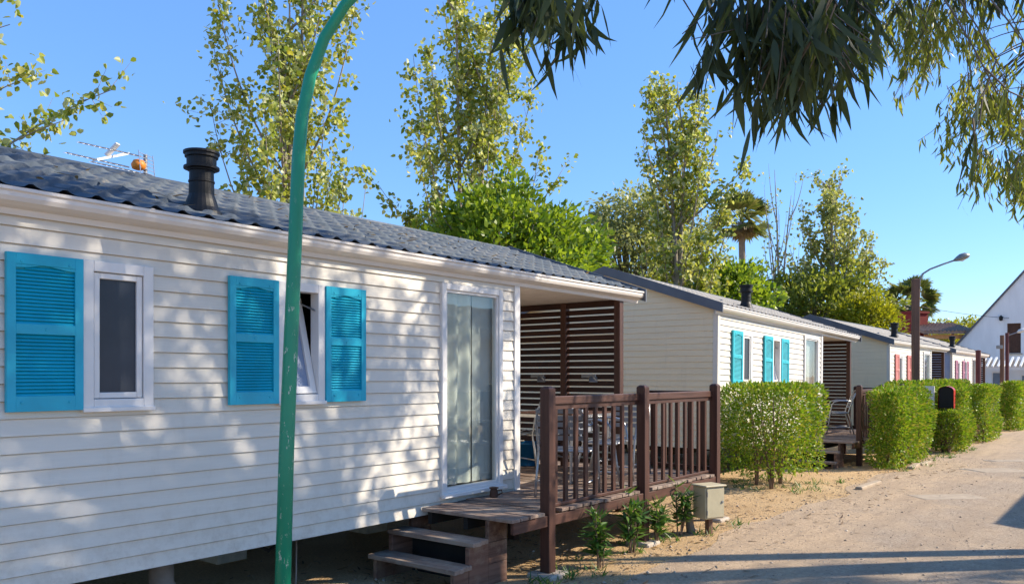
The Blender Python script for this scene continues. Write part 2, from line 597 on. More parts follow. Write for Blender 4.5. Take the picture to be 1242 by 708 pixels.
def np_mesh(name, V, F, mat, parent=None, smooth=False):
    """V (n,3) floats, F (m,4) ints"""
    V = np.asarray(V, dtype=np.float32)
    F = np.asarray(F, dtype=np.int32)
    me = bpy.data.meshes.new(name)
    me.vertices.add(len(V))
    me.vertices.foreach_set("co", V.ravel())
    k = F.shape[1]
    me.loops.add(F.size)
    me.loops.foreach_set("vertex_index", F.ravel())
    me.polygons.add(len(F))
    me.polygons.foreach_set("loop_start", np.arange(0, F.size, k, dtype=np.int32))
    me.polygons.foreach_set("loop_total", np.full(len(F), k, dtype=np.int32))
    if smooth:
        me.polygons.foreach_set("use_smooth", np.ones(len(F), dtype=bool))
    me.update(calc_edges=True)
    me.validate()
    me.materials.append(mat)
    o = bpy.data.objects.new(name, me)
    COL.objects.link(o)
    if parent:
        o.parent = parent
    return o


def copy_tree(o, parent=None):
    c = o.copy()
    COL.objects.link(c)
    if parent:
        c.parent = parent
    for ch in list(o.children):
        copy_tree(ch, c)
    return c


def walk(o):
    yield o
    for c in o.children:
        yield from walk(c)


def override(o, mat):
    for s in o.material_slots:
        s.link = 'OBJECT'
        s.material = mat


def unit(a):
    return a / np.maximum(1e-9, np.linalg.norm(a, axis=1, keepdims=True))


def leaves_simple(C, A, B, L, W, fold=0.25):
    """one folded quad per leaf: C base, A long axis, B side axis"""
    n = len(C)
    L = np.broadcast_to(np.asarray(L, float).reshape(-1, 1), (n, 1))
    W = np.broadcast_to(np.asarray(W, float).reshape(-1, 1), (n, 1))
    Nn = np.cross(A, B)
    mid = C + A * L * 0.42
    v0 = C
    v1 = mid + B * W * 0.5 + Nn * W * fold * 0.5
    v2 = C + A * L
    v3 = mid - B * W * 0.5 + Nn * W * fold * 0.5
    V = np.stack([v0, v1, v2, v3], 1).reshape(-1, 3)
    F = np.arange(n * 4).reshape(-1, 4)
    return V, F


def leaves_round(C, A, B, L, W, fold=0.3):
    """broad leaf of two halves folded along the midrib"""
    n = len(C)
    L = np.broadcast_to(np.asarray(L, float).reshape(-1, 1), (n, 1))
    W = np.broadcast_to(np.asarray(W, float).reshape(-1, 1), (n, 1))
    Nn = np.cross(A, B)
    up = Nn * W * fold * 0.5
    P = [C, C + A * L * .22 + B * W * .46 + up, C + A * L * .62 + B * W * .36 + up, C + A * L,
         C + A * L * .62 - B * W * .36 + up, C + A * L * .22 - B * W * .46 + up]
    V = np.stack(P, 1).reshape(-1, 3)
    b = (np.arange(n) * 6)[:, None]
    F = np.concatenate([b + np.array([[0, 1, 2, 3]]), b + np.array([[0, 3, 4, 5]])], 0)
    return V, F


def leaves_long(C, A, B, L, W, bend):
    """lance-shaped leaf: three joined quads, curved sideways and down"""
    n = len(C)
    L = np.asarray(L).reshape(-1, 1)
    W = np.asarray(W).reshape(-1, 1)
    bend = np.asarray(bend).reshape(-1, 1)
    Nn = np.cross(A, B)
    ts = [0.0, 0.14, 0.40, 0.72, 1.0]
    ws = [0.10, 0.72, 1.0, 0.55, 0.04]
    rows = []
    for t, w in zip(ts, ws):
        c = C + A * L * t + B * bend * L * (t * t) + Nn * bend * 0.6 * L * t * t
        rows.append(c + B * W * w * 0.5)
        rows.append(c - B * W * w * 0.5)
    V = np.stack(rows, 1).reshape(-1, 3)
    base = (np.arange(n) * 10)[:, None]
    F = np.concatenate([base + np.array([[2 * k, 2 * k + 1, 2 * k + 3, 2 * k + 2]]) for k in range(4)], 0)
    return V, F


def rand_dirs(rng, n):
    return unit(rng.normal(size=(n, 3)))


def perp(rng, A):
    r = rng.normal(size=A.shape)
    return unit(np.cross(A, r))


# ------------------------------------------------------------------ ground and road
def build_ground():
    xs = np.concatenate([np.linspace(-600, -20, 8), np.linspace(-14, 40, 55), np.linspace(60, 700, 8)])
    ys = np.concatenate([np.linspace(-300, -20, 6), np.linspace(-10, 50, 61), np.linspace(70, 1500, 10)])
    V = [(x, y, gz(x, y)) for y in ys for x in xs]
    nx = len(xs)
    F = [(j * nx + i, j * nx + i + 1, (j + 1) * nx + i + 1, (j + 1) * nx + i) for j in range(len(ys) - 1) for i in range(nx - 1)]
    o = np_mesh("ground", V, F, M_GROUND, smooth=True)
    tag(o, kind="structure", label="sandy ground around the mobile homes")
    # the road in the houses' frame: x along the row, y away from the verge
    rng = random.Random(4)
    ss = [(-14 + k * 0.35) for k in range(0, 260)]
    V = []
    for k, s in enumerate(ss):
        w = 0.10 * math.sin(s * 1.3) + 0.06 * math.sin(s * 3.1 + 1) + rng.uniform(-0.05, 0.05)
        for y in (w, 0.8, 1.8, 3.0, 4.6 + rng.uniform(-.1, .1)):
            p = st(s, 1.45 + y)
            V.append((s, y, gz(p[0], p[1]) + 0.005))
    F = [(k * 5 + j, k * 5 + j + 5, k * 5 + j + 6, k * 5 + j + 1) for k in range(len(ss) - 1) for j in range(4)]
    V = [(x, -y, z) for x, y, z in V]          # local -y points to the road side
    o = np_mesh("road", V, F, M_ROAD)
    # flip y in the material by mirroring the texture space: object keeps y<0 on the road
    o.location = st(0, 1.45)
    o.rotation_euler = (0, 0, RZ)
    tag(o, kind="structure", label="dusty asphalt lane along the mobile homes")


build_ground()
# the road's own y runs negative away from the verge: let the dust fade along -y
for nd in M_ROAD.node_tree.nodes:
    if nd.type == 'MAP_RANGE':
        nd.inputs[2].default_value = -1.5


# ------------------------------------------------------------------ mobile homes
ZB, ZE = 0.465, 2.575       # bottom of the siding, eaves
XL, XR = -3.92, 1.10       # body
RXL, RXR = -4.05, 3.41     # roof
WID = 3.90
EY, EZ, RY, RZH = -0.13, 2.625, 1.93, 3.33
PITCH = (RZH - EZ) / (RY - EY)


def roof_z(y):
    y2 = min(y, 2 * RY - y)
    return EZ + PITCH * (y2 - EY)


GR, GD = 0.0055, 0.008       # height and depth of the shadow groove under each lap


def siding_rows(m, emit, z0, z1, holes, pitch=0.095, lap=0.013, gd=GD):
    """rows of lapped boards; emit(za, zb, oa, ob, holes, ledge) draws one piece (ledge: depth of a level face at its foot)"""
    z = z0
    while z < z1 - 1e-4:
        zt = min(z + pitch, z1)
        zg = max(z + .01, zt - GR)
        cuts = sorted({z, zt, zg, *[h[2] for h in holes if z < h[2] < zt], *[h[3] for h in holes if z < h[3] < zt]})
        for za, zb in zip(cuts[:-1], cuts[1:]):
            if za >= zg - 1e-6:
                oa = ob = -gd
            else:
                oa = lap * (1 - (za - z) / pitch)
                ob = lap * (1 - (zb - z) / pitch)
            hs = sorted([(h[0], h[1]) for h in holes if h[2] < zb - 1e-6 and h[3] > za + 1e-6])
            ledge = None
            if za == z:
                ledge = lap
            elif za == zg:
                ledge = lap * (1 - (za - z) / pitch)
            emit(za, zb, oa, ob, hs, ledge)
        z = zt


def make_shutter(root, x0, x1, z0, z1, mat):
    m = MB()
    y0 = -0.016
    y1 = -0.046
    w = 0.046
    zm = (z0 + z1) / 2 + 0.02
    m.box(x0, x0 + w, y1, y0, z0, z1)
    m.box(x1 - w, x1, y1, y0, z0, z1)
    m.box(x0 + w, x1 - w, y1, y0, z0, z0 + 0.085)
    m.box(x0 + w, x1 - w, y1, y0, z1 - 0.06, z1)
    m.box(x0 + w, x1 - w, y1, y0, zm - 0.028, zm + 0.028)
    m.box(x0 + w, x1 - w, y0 - 0.006, y0, z0 + 0.085, zm - 0.028)
    m.box(x0 + w, x1 - w, y0 - 0.006, y0, zm + 0.028, z1 - 0.06)
    # arched head of the upper louvre field
    n = 12
    for k in range(n):
        a = x0 + w + (x1 - x0 - 2 * w) * k / n
        b = x0 + w + (x1 - x0 - 2 * w) * (k + 1) / n
        f = lambda q: 0.020 * (1 - math.exp(-((q - (x0 + x1) / 2) / 0.075) ** 2))
        za, zb = z1 - 0.06 - f(a), z1 - 0.06 - f(b)
        m.hexa([(a, y1 + 0.003, za), (b, y1 + 0.003, zb), (b, y0 - .007, zb), (a, y0 - .007, za),
                (a, y1 + 0.003, z1 - 0.06), (b, y1 + 0.003, z1 - 0.06), (b, y0 - .007, z1 - 0.06), (a, y0 - .007, z1 - 0.06)])
    for lo, hi in ((z0 + 0.085, zm - 0.028), (zm + 0.028, z1 - 0.066)):
        k = max(1, int(round((hi - lo) / 0.0195)))
        p = (hi - lo) / k
        for i in range(k):
            za = lo + i * p
            if za + p > z1 - 0.081 and hi > zm + .2:
                xa, xb = (x0 + x1) / 2 - .105, (x0 + x1) / 2 + .105
            else:
                xa, xb = x0 + w, x1 - w
            m.hexa([(xa, y1 + 0.006, za), (xb, y1 + 0.006, za), (xb, y0 - .006, za + .006), (xa, y0 - .006, za + .006),
                    (xa, y1 + 0.012, za + 0.008), (xb, y1 + 0.012, za + 0.008), (xb, y0 - .006, za + p), (xa, y0 - .006, za + p)])
    for sx in (x0 + 0.075, x1 - 0.075, (x0 + x1) / 2):
        for sz in ((z1 - 0.045, z0 + 0.05) if sx != (x0 + x1) / 2 else (zm,)):
            m.tube([(sx, y1 + 0.001, sz), (sx, y1 - 0.004, sz)], 0.008, 8)
    return m.build("shutter", mat, root, bevel=0.002)


def make_house(loc, label, frost=True):
    root = empty("mobile_home", loc, RZ, label, "mobile home", "mobile homes along the lane")
    win1 = (-3.01, -2.59, 1.45, 2.315)
    win2 = (-1.68, -1.27, 1.45, 2.315)
    door = (0.0, 0.84, 0.59, 2.455)
    holes = [(w[0] + .03, w[1] - .03, w[2] + .03, w[3] - .03) for w in (win1, win2, door)]
    wall = MB()

    # ---- front
    def front(za, zb, oa, ob, hs, low):
        xs = [XL]
        for a, b in hs:
            xs += [a, b]
        xs.append(XR)
        for a, b in zip(xs[0::2], xs[1::2]):
            wall.quad((a, -oa, za), (b, -oa, za), (b, -ob, zb), (a, -ob, zb))
            if low:
                wall.quad((a, GD, za), (b, GD, za), (b, -low, za), (a, -low, za))
    siding_rows(wall, front, ZB, ZE + .03, holes)

    # ---- gable ends
    gabs = []
    for X, sg in ((XL, -1), (XR, 1)):
        gab = MB()
        gabs.append(gab)

        def gable(za, zb, oa, ob, hs, low, X=X, sg=sg, gab=gab):
            def span(z):
                top0 = roof_z(0) - .05
                if z <= top0:
                    return 0.0, WID
                y = (z - top0) / PITCH
                return min(y, WID / 2), max(WID - y, WID / 2)
            a0, a1 = span(za)
            b0, b1 = span(zb)
            p = [(X + sg * oa, a0, za), (X + sg * oa, a1, za), (X + sg * ob, b1, zb), (X + sg * ob, b0, zb)]
            gab.quad(*(p if sg > 0 else p[::-1]))
            if low:
                gab.quad((X - sg * .003, a0, za), (X - sg * .003, a1, za), (X + sg * low, a1, za), (X + sg * low, a0, za))
        siding_rows(gab, gable, ZB, roof_z(WID / 2) - .05, [], lap=.008, gd=.003)

    # ---- back
    def back(za, zb, oa, ob, hs, low):
        wall.quad((XR, WID + oa, za), (XL, WID + oa, za), (XL, WID + ob, zb), (XR, WID + ob, zb))
    siding_rows(wall, back, ZB, ZE + .03, [])
    wall.build("wall", M_SIDING, root)
    for gab in gabs:
        gab.build("gable_wall", M_SIDING, root)
    # inside faces: floor, ceiling and a partition, so that the openings look into a room
    inn = MB()
    inn.box(XL + .02, XR - .02, .02, WID - .02, ZB + .01, ZB + .06)
    inn.box(XL + .02, XR - .02, .02, WID - .02, ZE + .04, ZE + .06)
    inn.box(XL + .02, XR - .02, 2.2, 2.24, ZB + .06, ZE + .04)
    inn.box(-0.85, -0.81, .04, 2.2, ZB + .06, ZE + .04)
    inn.build("interior", M_INT, root)
    # chassis below
    ch = MB()
    ch.box(XL + .1, XR - .05, 1.0, 1.12, .30, ZB)
    ch.box(XL + .1, XR - .05, WID - .3, WID - .18, .30, ZB)
    for k in range(6):
        x = XL + .4 + k * .9
        ch.box(x, x + .08, 1.12, WID - .3, .36, ZB)
    ch.box(XL + .03, XR - .03, .03, WID - .03, ZB - .012, ZB + .006)
    ch.build("chassis", M_UNDER, root)
    for x in (XL + .35, XL + 2.9, 0.7):
        for y in (1.7, WID - .6):
            MB().box(x - .15, x + .15, y - .15, y + .15, -.15, .30).build("support_block", M_CONC, root, bevel=.008)
    # corner trims and base trim
    for x in (XL, XR):
        t = MB()
        sg = -1 if x < 0 else 1
        t.box(min(x, x - sg * .06), max(x, x - sg * .06), -.022, -.002, ZB - .01, ZE)
        t.box(min(x + sg * .002, x + sg * .022), max(x + sg * .002, x + sg * .022), -.022, .055, ZB - .01, ZE)
        t.build("corner_trim", M_TRIM if x > 0 else M_SIDING, root)
    # ---- roof: pressed tile sheets, both slopes
    nper = int(round((RXR - RXL) / 0.172))
    xs = np.linspace(RXL, RXR, nper * 8 + 1)
    ph = np.mod((xs - RXL) / ((RXR - RXL) / nper), 1.0)
    wave = 0.020 * np.where(ph < 0.42, np.sin(np.pi * ph / 0.42), -0.25 * np.sin(np.pi * (ph - 0.42) / 0.58))
    nrow = 8
    sl = math.hypot(RY - EY, RZH - EZ)
    V = []
    us, steps = [], []
    for r in range(nrow):
        for q in (0.0, 0.35, 0.7, 0.999):
            us.append((r + q) / nrow)
            steps.append(0.030 * (1 - q))
    for side in (0, 1):
        for u, s_ in zip(us + [1.0], steps + [0.012]):
            y = EY + (RY - EY) * u
            z = EZ + (RZH - EZ) * u
            if side:
                y = 2 * RY - y
            dip = 1.0 if u < .98 else .3
            for x, w in zip(xs, wave):
                V.append((x, y, z + s_ + w * dip))
    nx = len(xs)
    nr = len(us) + 1
    F = []
    for side in (0, 1):
        o_ = side * nx * nr
        for j in range(nr - 1):
            for i in range(nx - 1):
                q = (o_ + j * nx + i, o_ + j * nx + i + 1, o_ + (j + 1) * nx + i + 1, o_ + (j + 1) * nx + i)
                F.append(q if not side else q[::-1])
    roof = np_mesh("roof", V, F, M_ROOF, root, smooth=False)
    # ridge cap
    m = MB()
    m.tube([(RXL, RY, RZH - .005), (RXR, RY, RZH - .005)], .045, 10)
    m.build("ridge_cap", M_ROOF, roof, smooth=True)
    # underside of the roof
    m = MB()
    for side in (0, 1):
        a = EY + .02 if not side else 2 * RY - EY - .02
        m.quad((RXL + .01, a, EZ - .03), (RXR - .01, a, EZ - .03), (RXR - .01, RY, RZH - .04), (RXL + .01, RY, RZH - .04))
    m.build("roof_underside", M_SOFFIT, roof)
    # verge boards at both ends
    for x0, x1 in ((RXL - .025, RXL), (RXR, RXR + .025)):
        m = MB()
        for sy in (0, 1):
            ya, yb = (EY - .02, RY) if not sy else (2 * RY - EY + .02, RY)
            p = [(x0, ya, EZ - .10), (x1, ya, EZ - .10), (x1, yb, RZH - .09), (x0, yb, RZH - .09),
                 (x0, ya, EZ + .045), (x1, ya, EZ + .045), (x1, yb, RZH + .06), (x0, yb, RZH + .06)]
            m.hexa(p)
        m.build("verge", M_VERGE, root)
    # gutter: moulded profile, and a plain fascia below it
    g = MB()
    prof = [(-.018, 2.515), (-.03, 2.515), (-.035, 2.548), (-.075, 2.558), (-.112, 2.575), (-.124, 2.598), (-.124, 2.622), (-.136, 2.628), (-.136, 2.646), (-.116, 2.646), (-.112, 2.60), (-.02, 2.60)]
    g.extrude(prof, RXL, RXR + .02)
    for x in (RXL, RXR + .02):
        g.poly([(x, y, z) for y, z in prof[:-1]] + [(x, -.02, 2.60)])
    g.build("gutter", M_GUTTER, root)
    for k, x in enumerate(np.arange(RXL + .5, RXR, .9)):
        MB().box(x - .012, x + .012, -.140, -.10, 2.645, 2.651).build("gutter_clip", M_GUTTER, root)
    # porch ceiling of planks
    s_ = MB()
    y = -.012
    while y < WID - .1:
        s_.box(XR + .03, RXR - .03, y, y + .146, 2.532, 2.547)
        y += .15
    s_.build("porch_ceiling", M_SOFFIT, root)
    m = MB()
    m.box(XR + .02, RXR - .02, WID - .14, WID, 2.40, 2.53)
    m.build("porch_beam", M_WOODX, root)
    MB().box(RXR - .16, RXR - .02, WID - .16, WID - .02, -.1, 2.40).build("porch_post", M_WOOD, root)
    # ---- windows
    for wi, (x0, x1, z0, z1) in enumerate((win1, win2)):
        fr = MB().ring(x0, x1, z0, z1, .062, -.034, .06)
        fo = fr.build("window", M_TRIM, root, bevel=.003)
        MB().box(x0 - .004, x1 + .004, -.05, -.034, z0 - .012, z0 + .014).build("sill", M_TRIM, fo, bevel=.002)
        a0, a1, c0, c1 = x0 + .066, x1 - .066, z0 + .066, z1 - .066
        if wi == 0:
            MB().ring(a0, a1, c0, c1, .034, -.022, .03).build("sash", M_TRIM, fo, bevel=.003)
            MB().box(a0 + .034, a1 - .034, -.006, .004, c0 + .034, c1 - .034).build("pane", M_FROST, fo)
        else:
            # bottom-hung sash tilted into the room
            s1 = MB().ring(a0, a1, c0, c1, .05, -.02, .03).build("sash", M_TRIM, fo)
            p1 = MB().box(a0 + .05, a1 - .05, .0, .008, c0 + .05, c1 - .05).build("pane", M_FROST2, fo)
            T = Matrix.Translation((0, .0, c0)) @ Matrix.Rotation(R(-15), 4, 'X') @ Matrix.Translation((0, 0, -c0))
            for o in (s1, p1):
                o.data.transform(T)
            MB().bar((a1 - .005, .0, c1 - .12), (a1 - .008, .17, c1 - .06), .008, .012).build("stay", M_ALU, fo)
    # ---- glazed door
    x0, x1, z0, z1 = door
    fo = MB().ring(x0, x1, z0, z1, .055, -.036, .06).build("door", M_TRIM, root, bevel=.003)
    MB().box(x0 - .02, x1 + .02, -.075, -.036, z0 - .005, z0 + .03).build("threshold", M_TRIM, fo, bevel=.004)
    MB().ring(x0 + .056, x1 - .056, z0 + .056, z1 - .056, .022, -.02, .03).build("door_frame", M_TRIM, fo)
    MB().box(x0 + .078, x1 - .078, 0, .006, z0 + .078, z1 - .078).build("pane", M_GLASS, fo)
    for nm, a, b, yy, amp, mat, fr_ in (("curtain", x0 + .03, x0 + .52, .085, .014, M_CURT, 38), ("blind", x0 + .53, x1 + .02, .09, .004, M_CURT2, 30)):
        xs_ = np.linspace(a, b, 80)
        V = []
        for z in (z0 + .08, 1.5, z1 - .04):
            for x in xs_:
                V.append((x, yy + amp * math.sin(x * fr_ + .4 * math.sin(z * 2)) + .3 * amp * math.sin(x * 23), z))
        F = [(j * 80 + i, j * 80 + i + 1, (j + 1) * 80 + i + 1, (j + 1) * 80 + i) for j in range(2) for i in range(79)]
        np_mesh(nm, V, F, mat, fo, smooth=True)
    # ---- shutters
    for a, b in ((-3.41, -3.012), (-2.07, -1.684), (-1.268, -.88)):
        make_shutter(root, a, b, 1.452, 2.313, M_SHUT)
    # ---- flue
    fy = .30
    fz = roof_z(fy)
    fl = MB()
    fx = -2.07
    fl.lathe([(.15, -.07), (.135, .0), (.115, .03), (.105, .06), (.098, .085), (.084, .12), (.080, .28), (.092, .283), (.092, .292), (.118, .296), (.118, .312),
              (.098, .318), (.098, .372), (.11, .376), (.11, .398), (.12, .40), (.12, .416), (.03, .43)], (fx, fy, fz), 24)
    fo = fl.build("flue", M_FLUE, root, smooth=False)
    MB().lathe([(.083, .20), (.087, .205), (.087, .215), (.083, .22)], (fx, fy, fz), 24).build("flue_collar", M_FLUE, fo)
    return root


house = make_house((float(P0[0]), float(P0[1]), 0), "large nearest cream mobile home, dappled with tree shade, turquoise shutters and glazed door")
HC = []
HO2 = np.array([3.08, 12.25]) + 3.92 * D2
specs = [
    (HO2, -.04, 1.5, M_SHUT2, "second cream mobile home, its shaded gable facing, faded turquoise shutters above the leafy hedge"),
    (np.array([9.55, 20.5]) + 3.92 * D2, -.12, .15, M_SHUTP, "third mobile home along the lane, with coral pink shutters"),
    (np.array([9.55, 20.5]) + 12.32 * D2, -.16, .2, M_SHUTV, "farthest mobile home of the row, gable tinted blue as if in shade, mauve shutters"),
]
for (p, dz, tilt, mat, lab) in specs:
    h = copy_tree(house)
    h.location = (float(p[0]), float(p[1]), dz)
    h.rotation_euler = (0, R(tilt), RZ)
    h["label"] = lab
    for o in h.children:
        if o.name.split(".")[0] == "shutter":
            override(o, mat)
        if o.name.split(".")[0] == "gable_wall":
            override(o, M_SIDEU if mat is M_SHUTV else M_SIDEB)
        if o.name.split(".")[0] == "roof":
            override(o, M_ROOF2)
    HC.append(h)
h = copy_tree(house)
hp = np.array([9.45, 9.45]) + 3.41 * D2 + .13 * N2
h.location = (float(hp[0]), float(hp[1]), 0)
h.rotation_euler = (0, 0, RZ + math.pi)
h["label"] = "mobile home on the opposite side of the lane, its eave corner shading the lane"
P_H2 = np.array(HC[0].location[:2])
P_H3 = np.array(HC[1].location[:2])
P_H4 = np.array(HC[2].location[:2])


# ------------------------------------------------------------------ slatted screen at the porch end
def make_screen():
    root = empty("slat_screen", (0, 0, 0), RZ, "x", "slat screen", "slatted porch screens")
    X = 3.07
    for k in range(4):
        y = .02 + .76 * k
        MB().box(X - .045, X + .045, y - .04, y + .04, .545, 2.53).build("post", M_WOOD, root, bevel=.004)
    for k in range(3):
        y0, y1 = .06 + .76 * k + .001, .70 + .76 * k + .039
        m = MB()
        z = .60
        while z < 2.44:
            m.hexa([(X - .012, y0, z), (X + .006, y0, z - .006), (X + .006, y1, z - .006), (X - .012, y1, z),
                    (X - .006, y0, z + .054), (X + .012, y0, z + .048), (X + .012, y1, z + .048), (X - .006, y1, z + .054)])
            z += .0775
        m.build("slat_panel", M_WOODY, root)
    MB().box(X - .03, X + .03, .06, 2.26, 2.4605, 2.5295).build("top_rail", M_WOODY, root)
    return root


scr = make_screen()
scr.location = (float(P0[0]), float(P0[1]), 0)
scr["label"] = "wide dark brown slat screen closing the nearest porch, two panels in view"
for h, lab in zip(HC, ("brown slat screen behind the second mobile home's porch chair", "dark slat screen at the end of the coral-shuttered home", "small distant slat screen beside the mauve shutters")):
    c = copy_tree(scr)
    c.location = h.location
    c.rotation_euler = h.rotation_euler
    c["label"] = lab
    for o in c.children:
        pass


# ------------------------------------------------------------------ decks and steps
DZ = .54


def make_deck():
    root = empty("wooden_deck", (0, 0, 0), RZ, "x", "deck", "porch decks")
    m = MB()
    rng = random.Random(3)
    x = -.25
    while x < 3.58:
        w = .112
        x1 = min(x + w, 3.60)
        yin = -.03 if x1 < 1.14 else 2.6
        sag = rng.uniform(-.005, .005)
        e = rng.uniform(-.008, .008)
        notch = any(x - .05 < px_ < x1 + .05 for px_ in (.28, 1.88, 3.56))
        m.box(x, x1 - .010, (-.904 if notch else -1.0 + e), yin, DZ - .028 + sag, DZ + sag)
        x += w
    m.build("deck_floor", M_DECK, root, bevel=.003)
    # frame below
    f = MB()
    for fa, fb_ in ((-.22, .232), (.328, 1.832), (1.928, 3.512)):
        f.box(fa, fb_, -.99, -.955, DZ - .125, DZ - .034)
    f.build("fascia", M_WOODX, root, bevel=.004)
    f = MB()
    f.box(3.585, 3.615, -.86, 2.6, DZ - .145, DZ - .005)
    f.build("fascia", M_WOODY, root, bevel=.004)
    j = MB()
    for y in (-.5, -.1, .7, 1.5, 2.3):
        j.box((-.2 if y < 0 else 1.2), 3.58, y, y + .045, DZ - .14, DZ - .03)
    j.build("joists", M_UNDER, root)
    for x in (1.3, 3.4):
        for y in (.2, 2.2):
            MB().box(x - .04, x + .04, y - .04, y + .04, -.15, DZ - .14).build("support_post", M_WOOD, root)
    posts = [(.28, -.955, 1.56, -.0), (1.88, -.955, 1.555, 0), (3.56, -.955, 1.555, .0), (3.56, -.02, 1.50, DZ)]
    for (x, y, top, bot) in posts:
        m = MB()
        h = .047
        z0 = bot if bot else -.04
        m.hexa([(x - h, y - h, z0), (x + h, y - h, z0), (x + h, y + h, z0), (x - h, y + h, z0),
                (x - h, y - h, top - .02), (x + h, y - h, top - .02), (x + h, y + h, top - .02), (x - h, y + h, top - .02)])
        m.hexa([(x - h, y - h, top - .02), (x + h, y - h, top - .02), (x + h, y + h, top - .02), (x - h, y + h, top - .02),
                (x - h * .55, y - h * .55, top), (x + h * .55, y - h * .55, top), (x + h * .55, y + h * .55, top), (x - h * .55, y + h * .55, top)])
        m.build("post", M_WOOD, root, bevel=.004)
        if not bot:
            MB().box(x - .13, x + .13, y - .13, y + .13, -.08, .035).build("footing", M_CONC, root, bevel=.015)
    for (xa, xb) in ((.327, 1.833), (1.927, 3.513)):
        MB().box(xa, xb, -.945, -.875, 1.405, 1.475).build("top_rail", M_WOODX, root, bevel=.006)
        MB().box(xa, xb, -.927, -.893, 1.365, 1.404).build("under_rail", M_WOODX, root)
        MB().box(xa, xb, -.928, -.892, DZ + .008, DZ + .036).build("bottom_rail", M_WOODX, root, bevel=.004)
        n = 9
        for k in range(n):
            x = xa + (xb - xa) * (k + .75) / (n + .5)
            MB().box(x - .024, x + .024, -.923, -.897, DZ + .036, 1.365).build("baluster", M_WOOD, root, bevel=.002)
    MB().box(3.53, 3.59, -.907, -.068, 1.40, 1.47).build("end_rail", M_WOODY, root, bevel=.006)
    MB().box(3.54, 3.58, -.907, -.068, DZ + .03, DZ + .07).build("end_bottom_rail", M_WOODY, root)
    for k in range(5):
        y = -.80 + k * .16
        MB().box(3.548, 3.572, y - .022, y + .022, DZ + .07, 1.40).build("baluster", M_WOOD, root, bevel=.002)
    return root


def make_steps():
    root = empty("wooden_steps", (0, 0, 0), RZ, "x", "steps", "wooden steps up to the decks")
    # treads of two boards each, local x from low to high
    for (x0, x1, z) in ((-.69, -.46, .20), (-.475, -.262, .37)):
        for k in range(2):
            a = x0 + (x1 - x0) * k / 2
            b = x0 + (x1 - x0) * (k + 1) / 2 - .008
            MB().box(a, b, -.80 + .02 * k, .15, z - .036, z).build("tread", M_STEP, root, bevel=.004)
    # side stringers, boxed in towards the deck
    for y0, y1 in ((-.765, -.728), (.08, .117)):
        m = MB()
        m.box(-.66, -.49, y0, y1, -.05, .163)
        m.box(-.488, -.255, y0 - .002, y1 + .002, -.05, .333)
        m.box(-.253, -.02, y0, y1, -.05, .165)
        m.box(-.253, -.02, y0 - .001, y1, .168, .335)
        m.box(-.253, -.02, y0, y1, .338, .505)
        m.build("side_panel", M_STEPS, root, bevel=.003)
    MB().box(-.25, -.225, -.726, .078, .0, .36).build("riser", M_UNDER, root)
    return root


deck = make_deck()
deck.location = (float(P0[0]), float(P0[1]), 0)
deck["label"] = "dark brown timber deck with baluster railing beside the nearest glazed door"
steps = make_steps()
steps.location = deck.location
steps["label"] = "weathered plank steps leading up to the nearest deck"
d2 = copy_tree(deck)
d2.location = HC[0].location
d2.location.z -= .05
d2["label"] = "smaller-looking timber deck seen between the first two hedges"
s2 = copy_tree(steps)
s2.location = d2.location
s2["label"] = "wooden steps at the second deck, half hidden by the see-through hedge"
for o in walk(s2):
    pass


# ------------------------------------------------------------------ porch furniture
def make_chair():
    root = empty("garden_chair", (0, 0, 0), 0, "x", "chair", "aluminium garden chairs")
    fr = MB()
    r = .0125
    w = .25
    for s in (-1, 1):
        fr.tube([(s * w, -.24, 0), (s * w, -.20, .22), (s * w, -.17, .42), (s * (w + .01), -.14, .58), (s * (w + .02), -.10, .64), (s * (w + .02), 0, .665), (s * (w + .02), .13, .66), (s * (w - .005), .21, .66)], r, 8)
        fr.tube([(s * (w - .02), .27, 0), (s * (w - .02), .21, .25), (s * (w - .02), .16, .42), (s * (w - .02), .24, .66), (s * (w - .05), .30, .80), (s * .12, .33, .855), (0, .335, .865)], r, 8)
        fr.tube([(s * (w - .01), -.17, .42), (s * (w - .01), .16, .42)], r, 8)
        fr.tube([(s * w, -.215, .14), (s * (w - .02), .235, .14)], r * .8, 6)
    fr.tube([(-w, -.17, .42), (w, -.17, .42)], r, 8)
    fr.tube([(-w + .02, .16, .42), (w - .02, .16, .42)], r, 8)
    fr.build("frame", M_ALU, root, smooth=True)
    s = MB()
    for k in range(7):
        y = -.15 + k * .046
        s.box(-w + .012, w - .012, y, y + .034, .425, .437)
    s.build("seat", M_ALUW, root)
    b = MB()
    for k in range(5):
        z = .52 + k * .062
        y = .165 + (z - .42) * .36
        b.hexa([(-w + .035, y, z), (w - .035, y, z), (w - .035, y + .01, z), (-w + .035, y + .01, z),
                (-w + .035, y + .014, z + .042), (w - .035, y + .014, z + .042), (w - .035, y + .024, z + .042), (-w + .035, y + .024, z + .042)])
    b.build("backrest", M_ALUW, root)
    return root


chair = make_chair()
ch_spots = [
    (1.12, -.58, DZ, 1.9, "aluminium chair behind the first balusters of the nearest railing"),
    (2.05, -.42, DZ, .25, "aluminium chair behind the middle post of the nearest railing"),
    (2.75, -.20, DZ, -1.5, "aluminium chair near the far end of the nearest railing"),
    (2.62, .78, DZ, 2.7, "aluminium chair deepest in the nearest porch, by the table"),
]
for k, (s, y, z, a, lab) in enumerate(ch_spots):
    c = chair if k == 0 else copy_tree(chair)
    p = st(s, -y, z)
    c.location = p
    c.rotation_euler = (0, 0, RZ + a)
    c["label"] = lab
c = copy_tree(chair)
p = P_H2 + 0.25 * D2 + .50 * N2
c.location = (6.52, 16.2, DZ - .055)
c.rotation_euler = (0, 0, R(-105))
c["label"] = "lone silver chair on the second deck beside the dark slat screen"

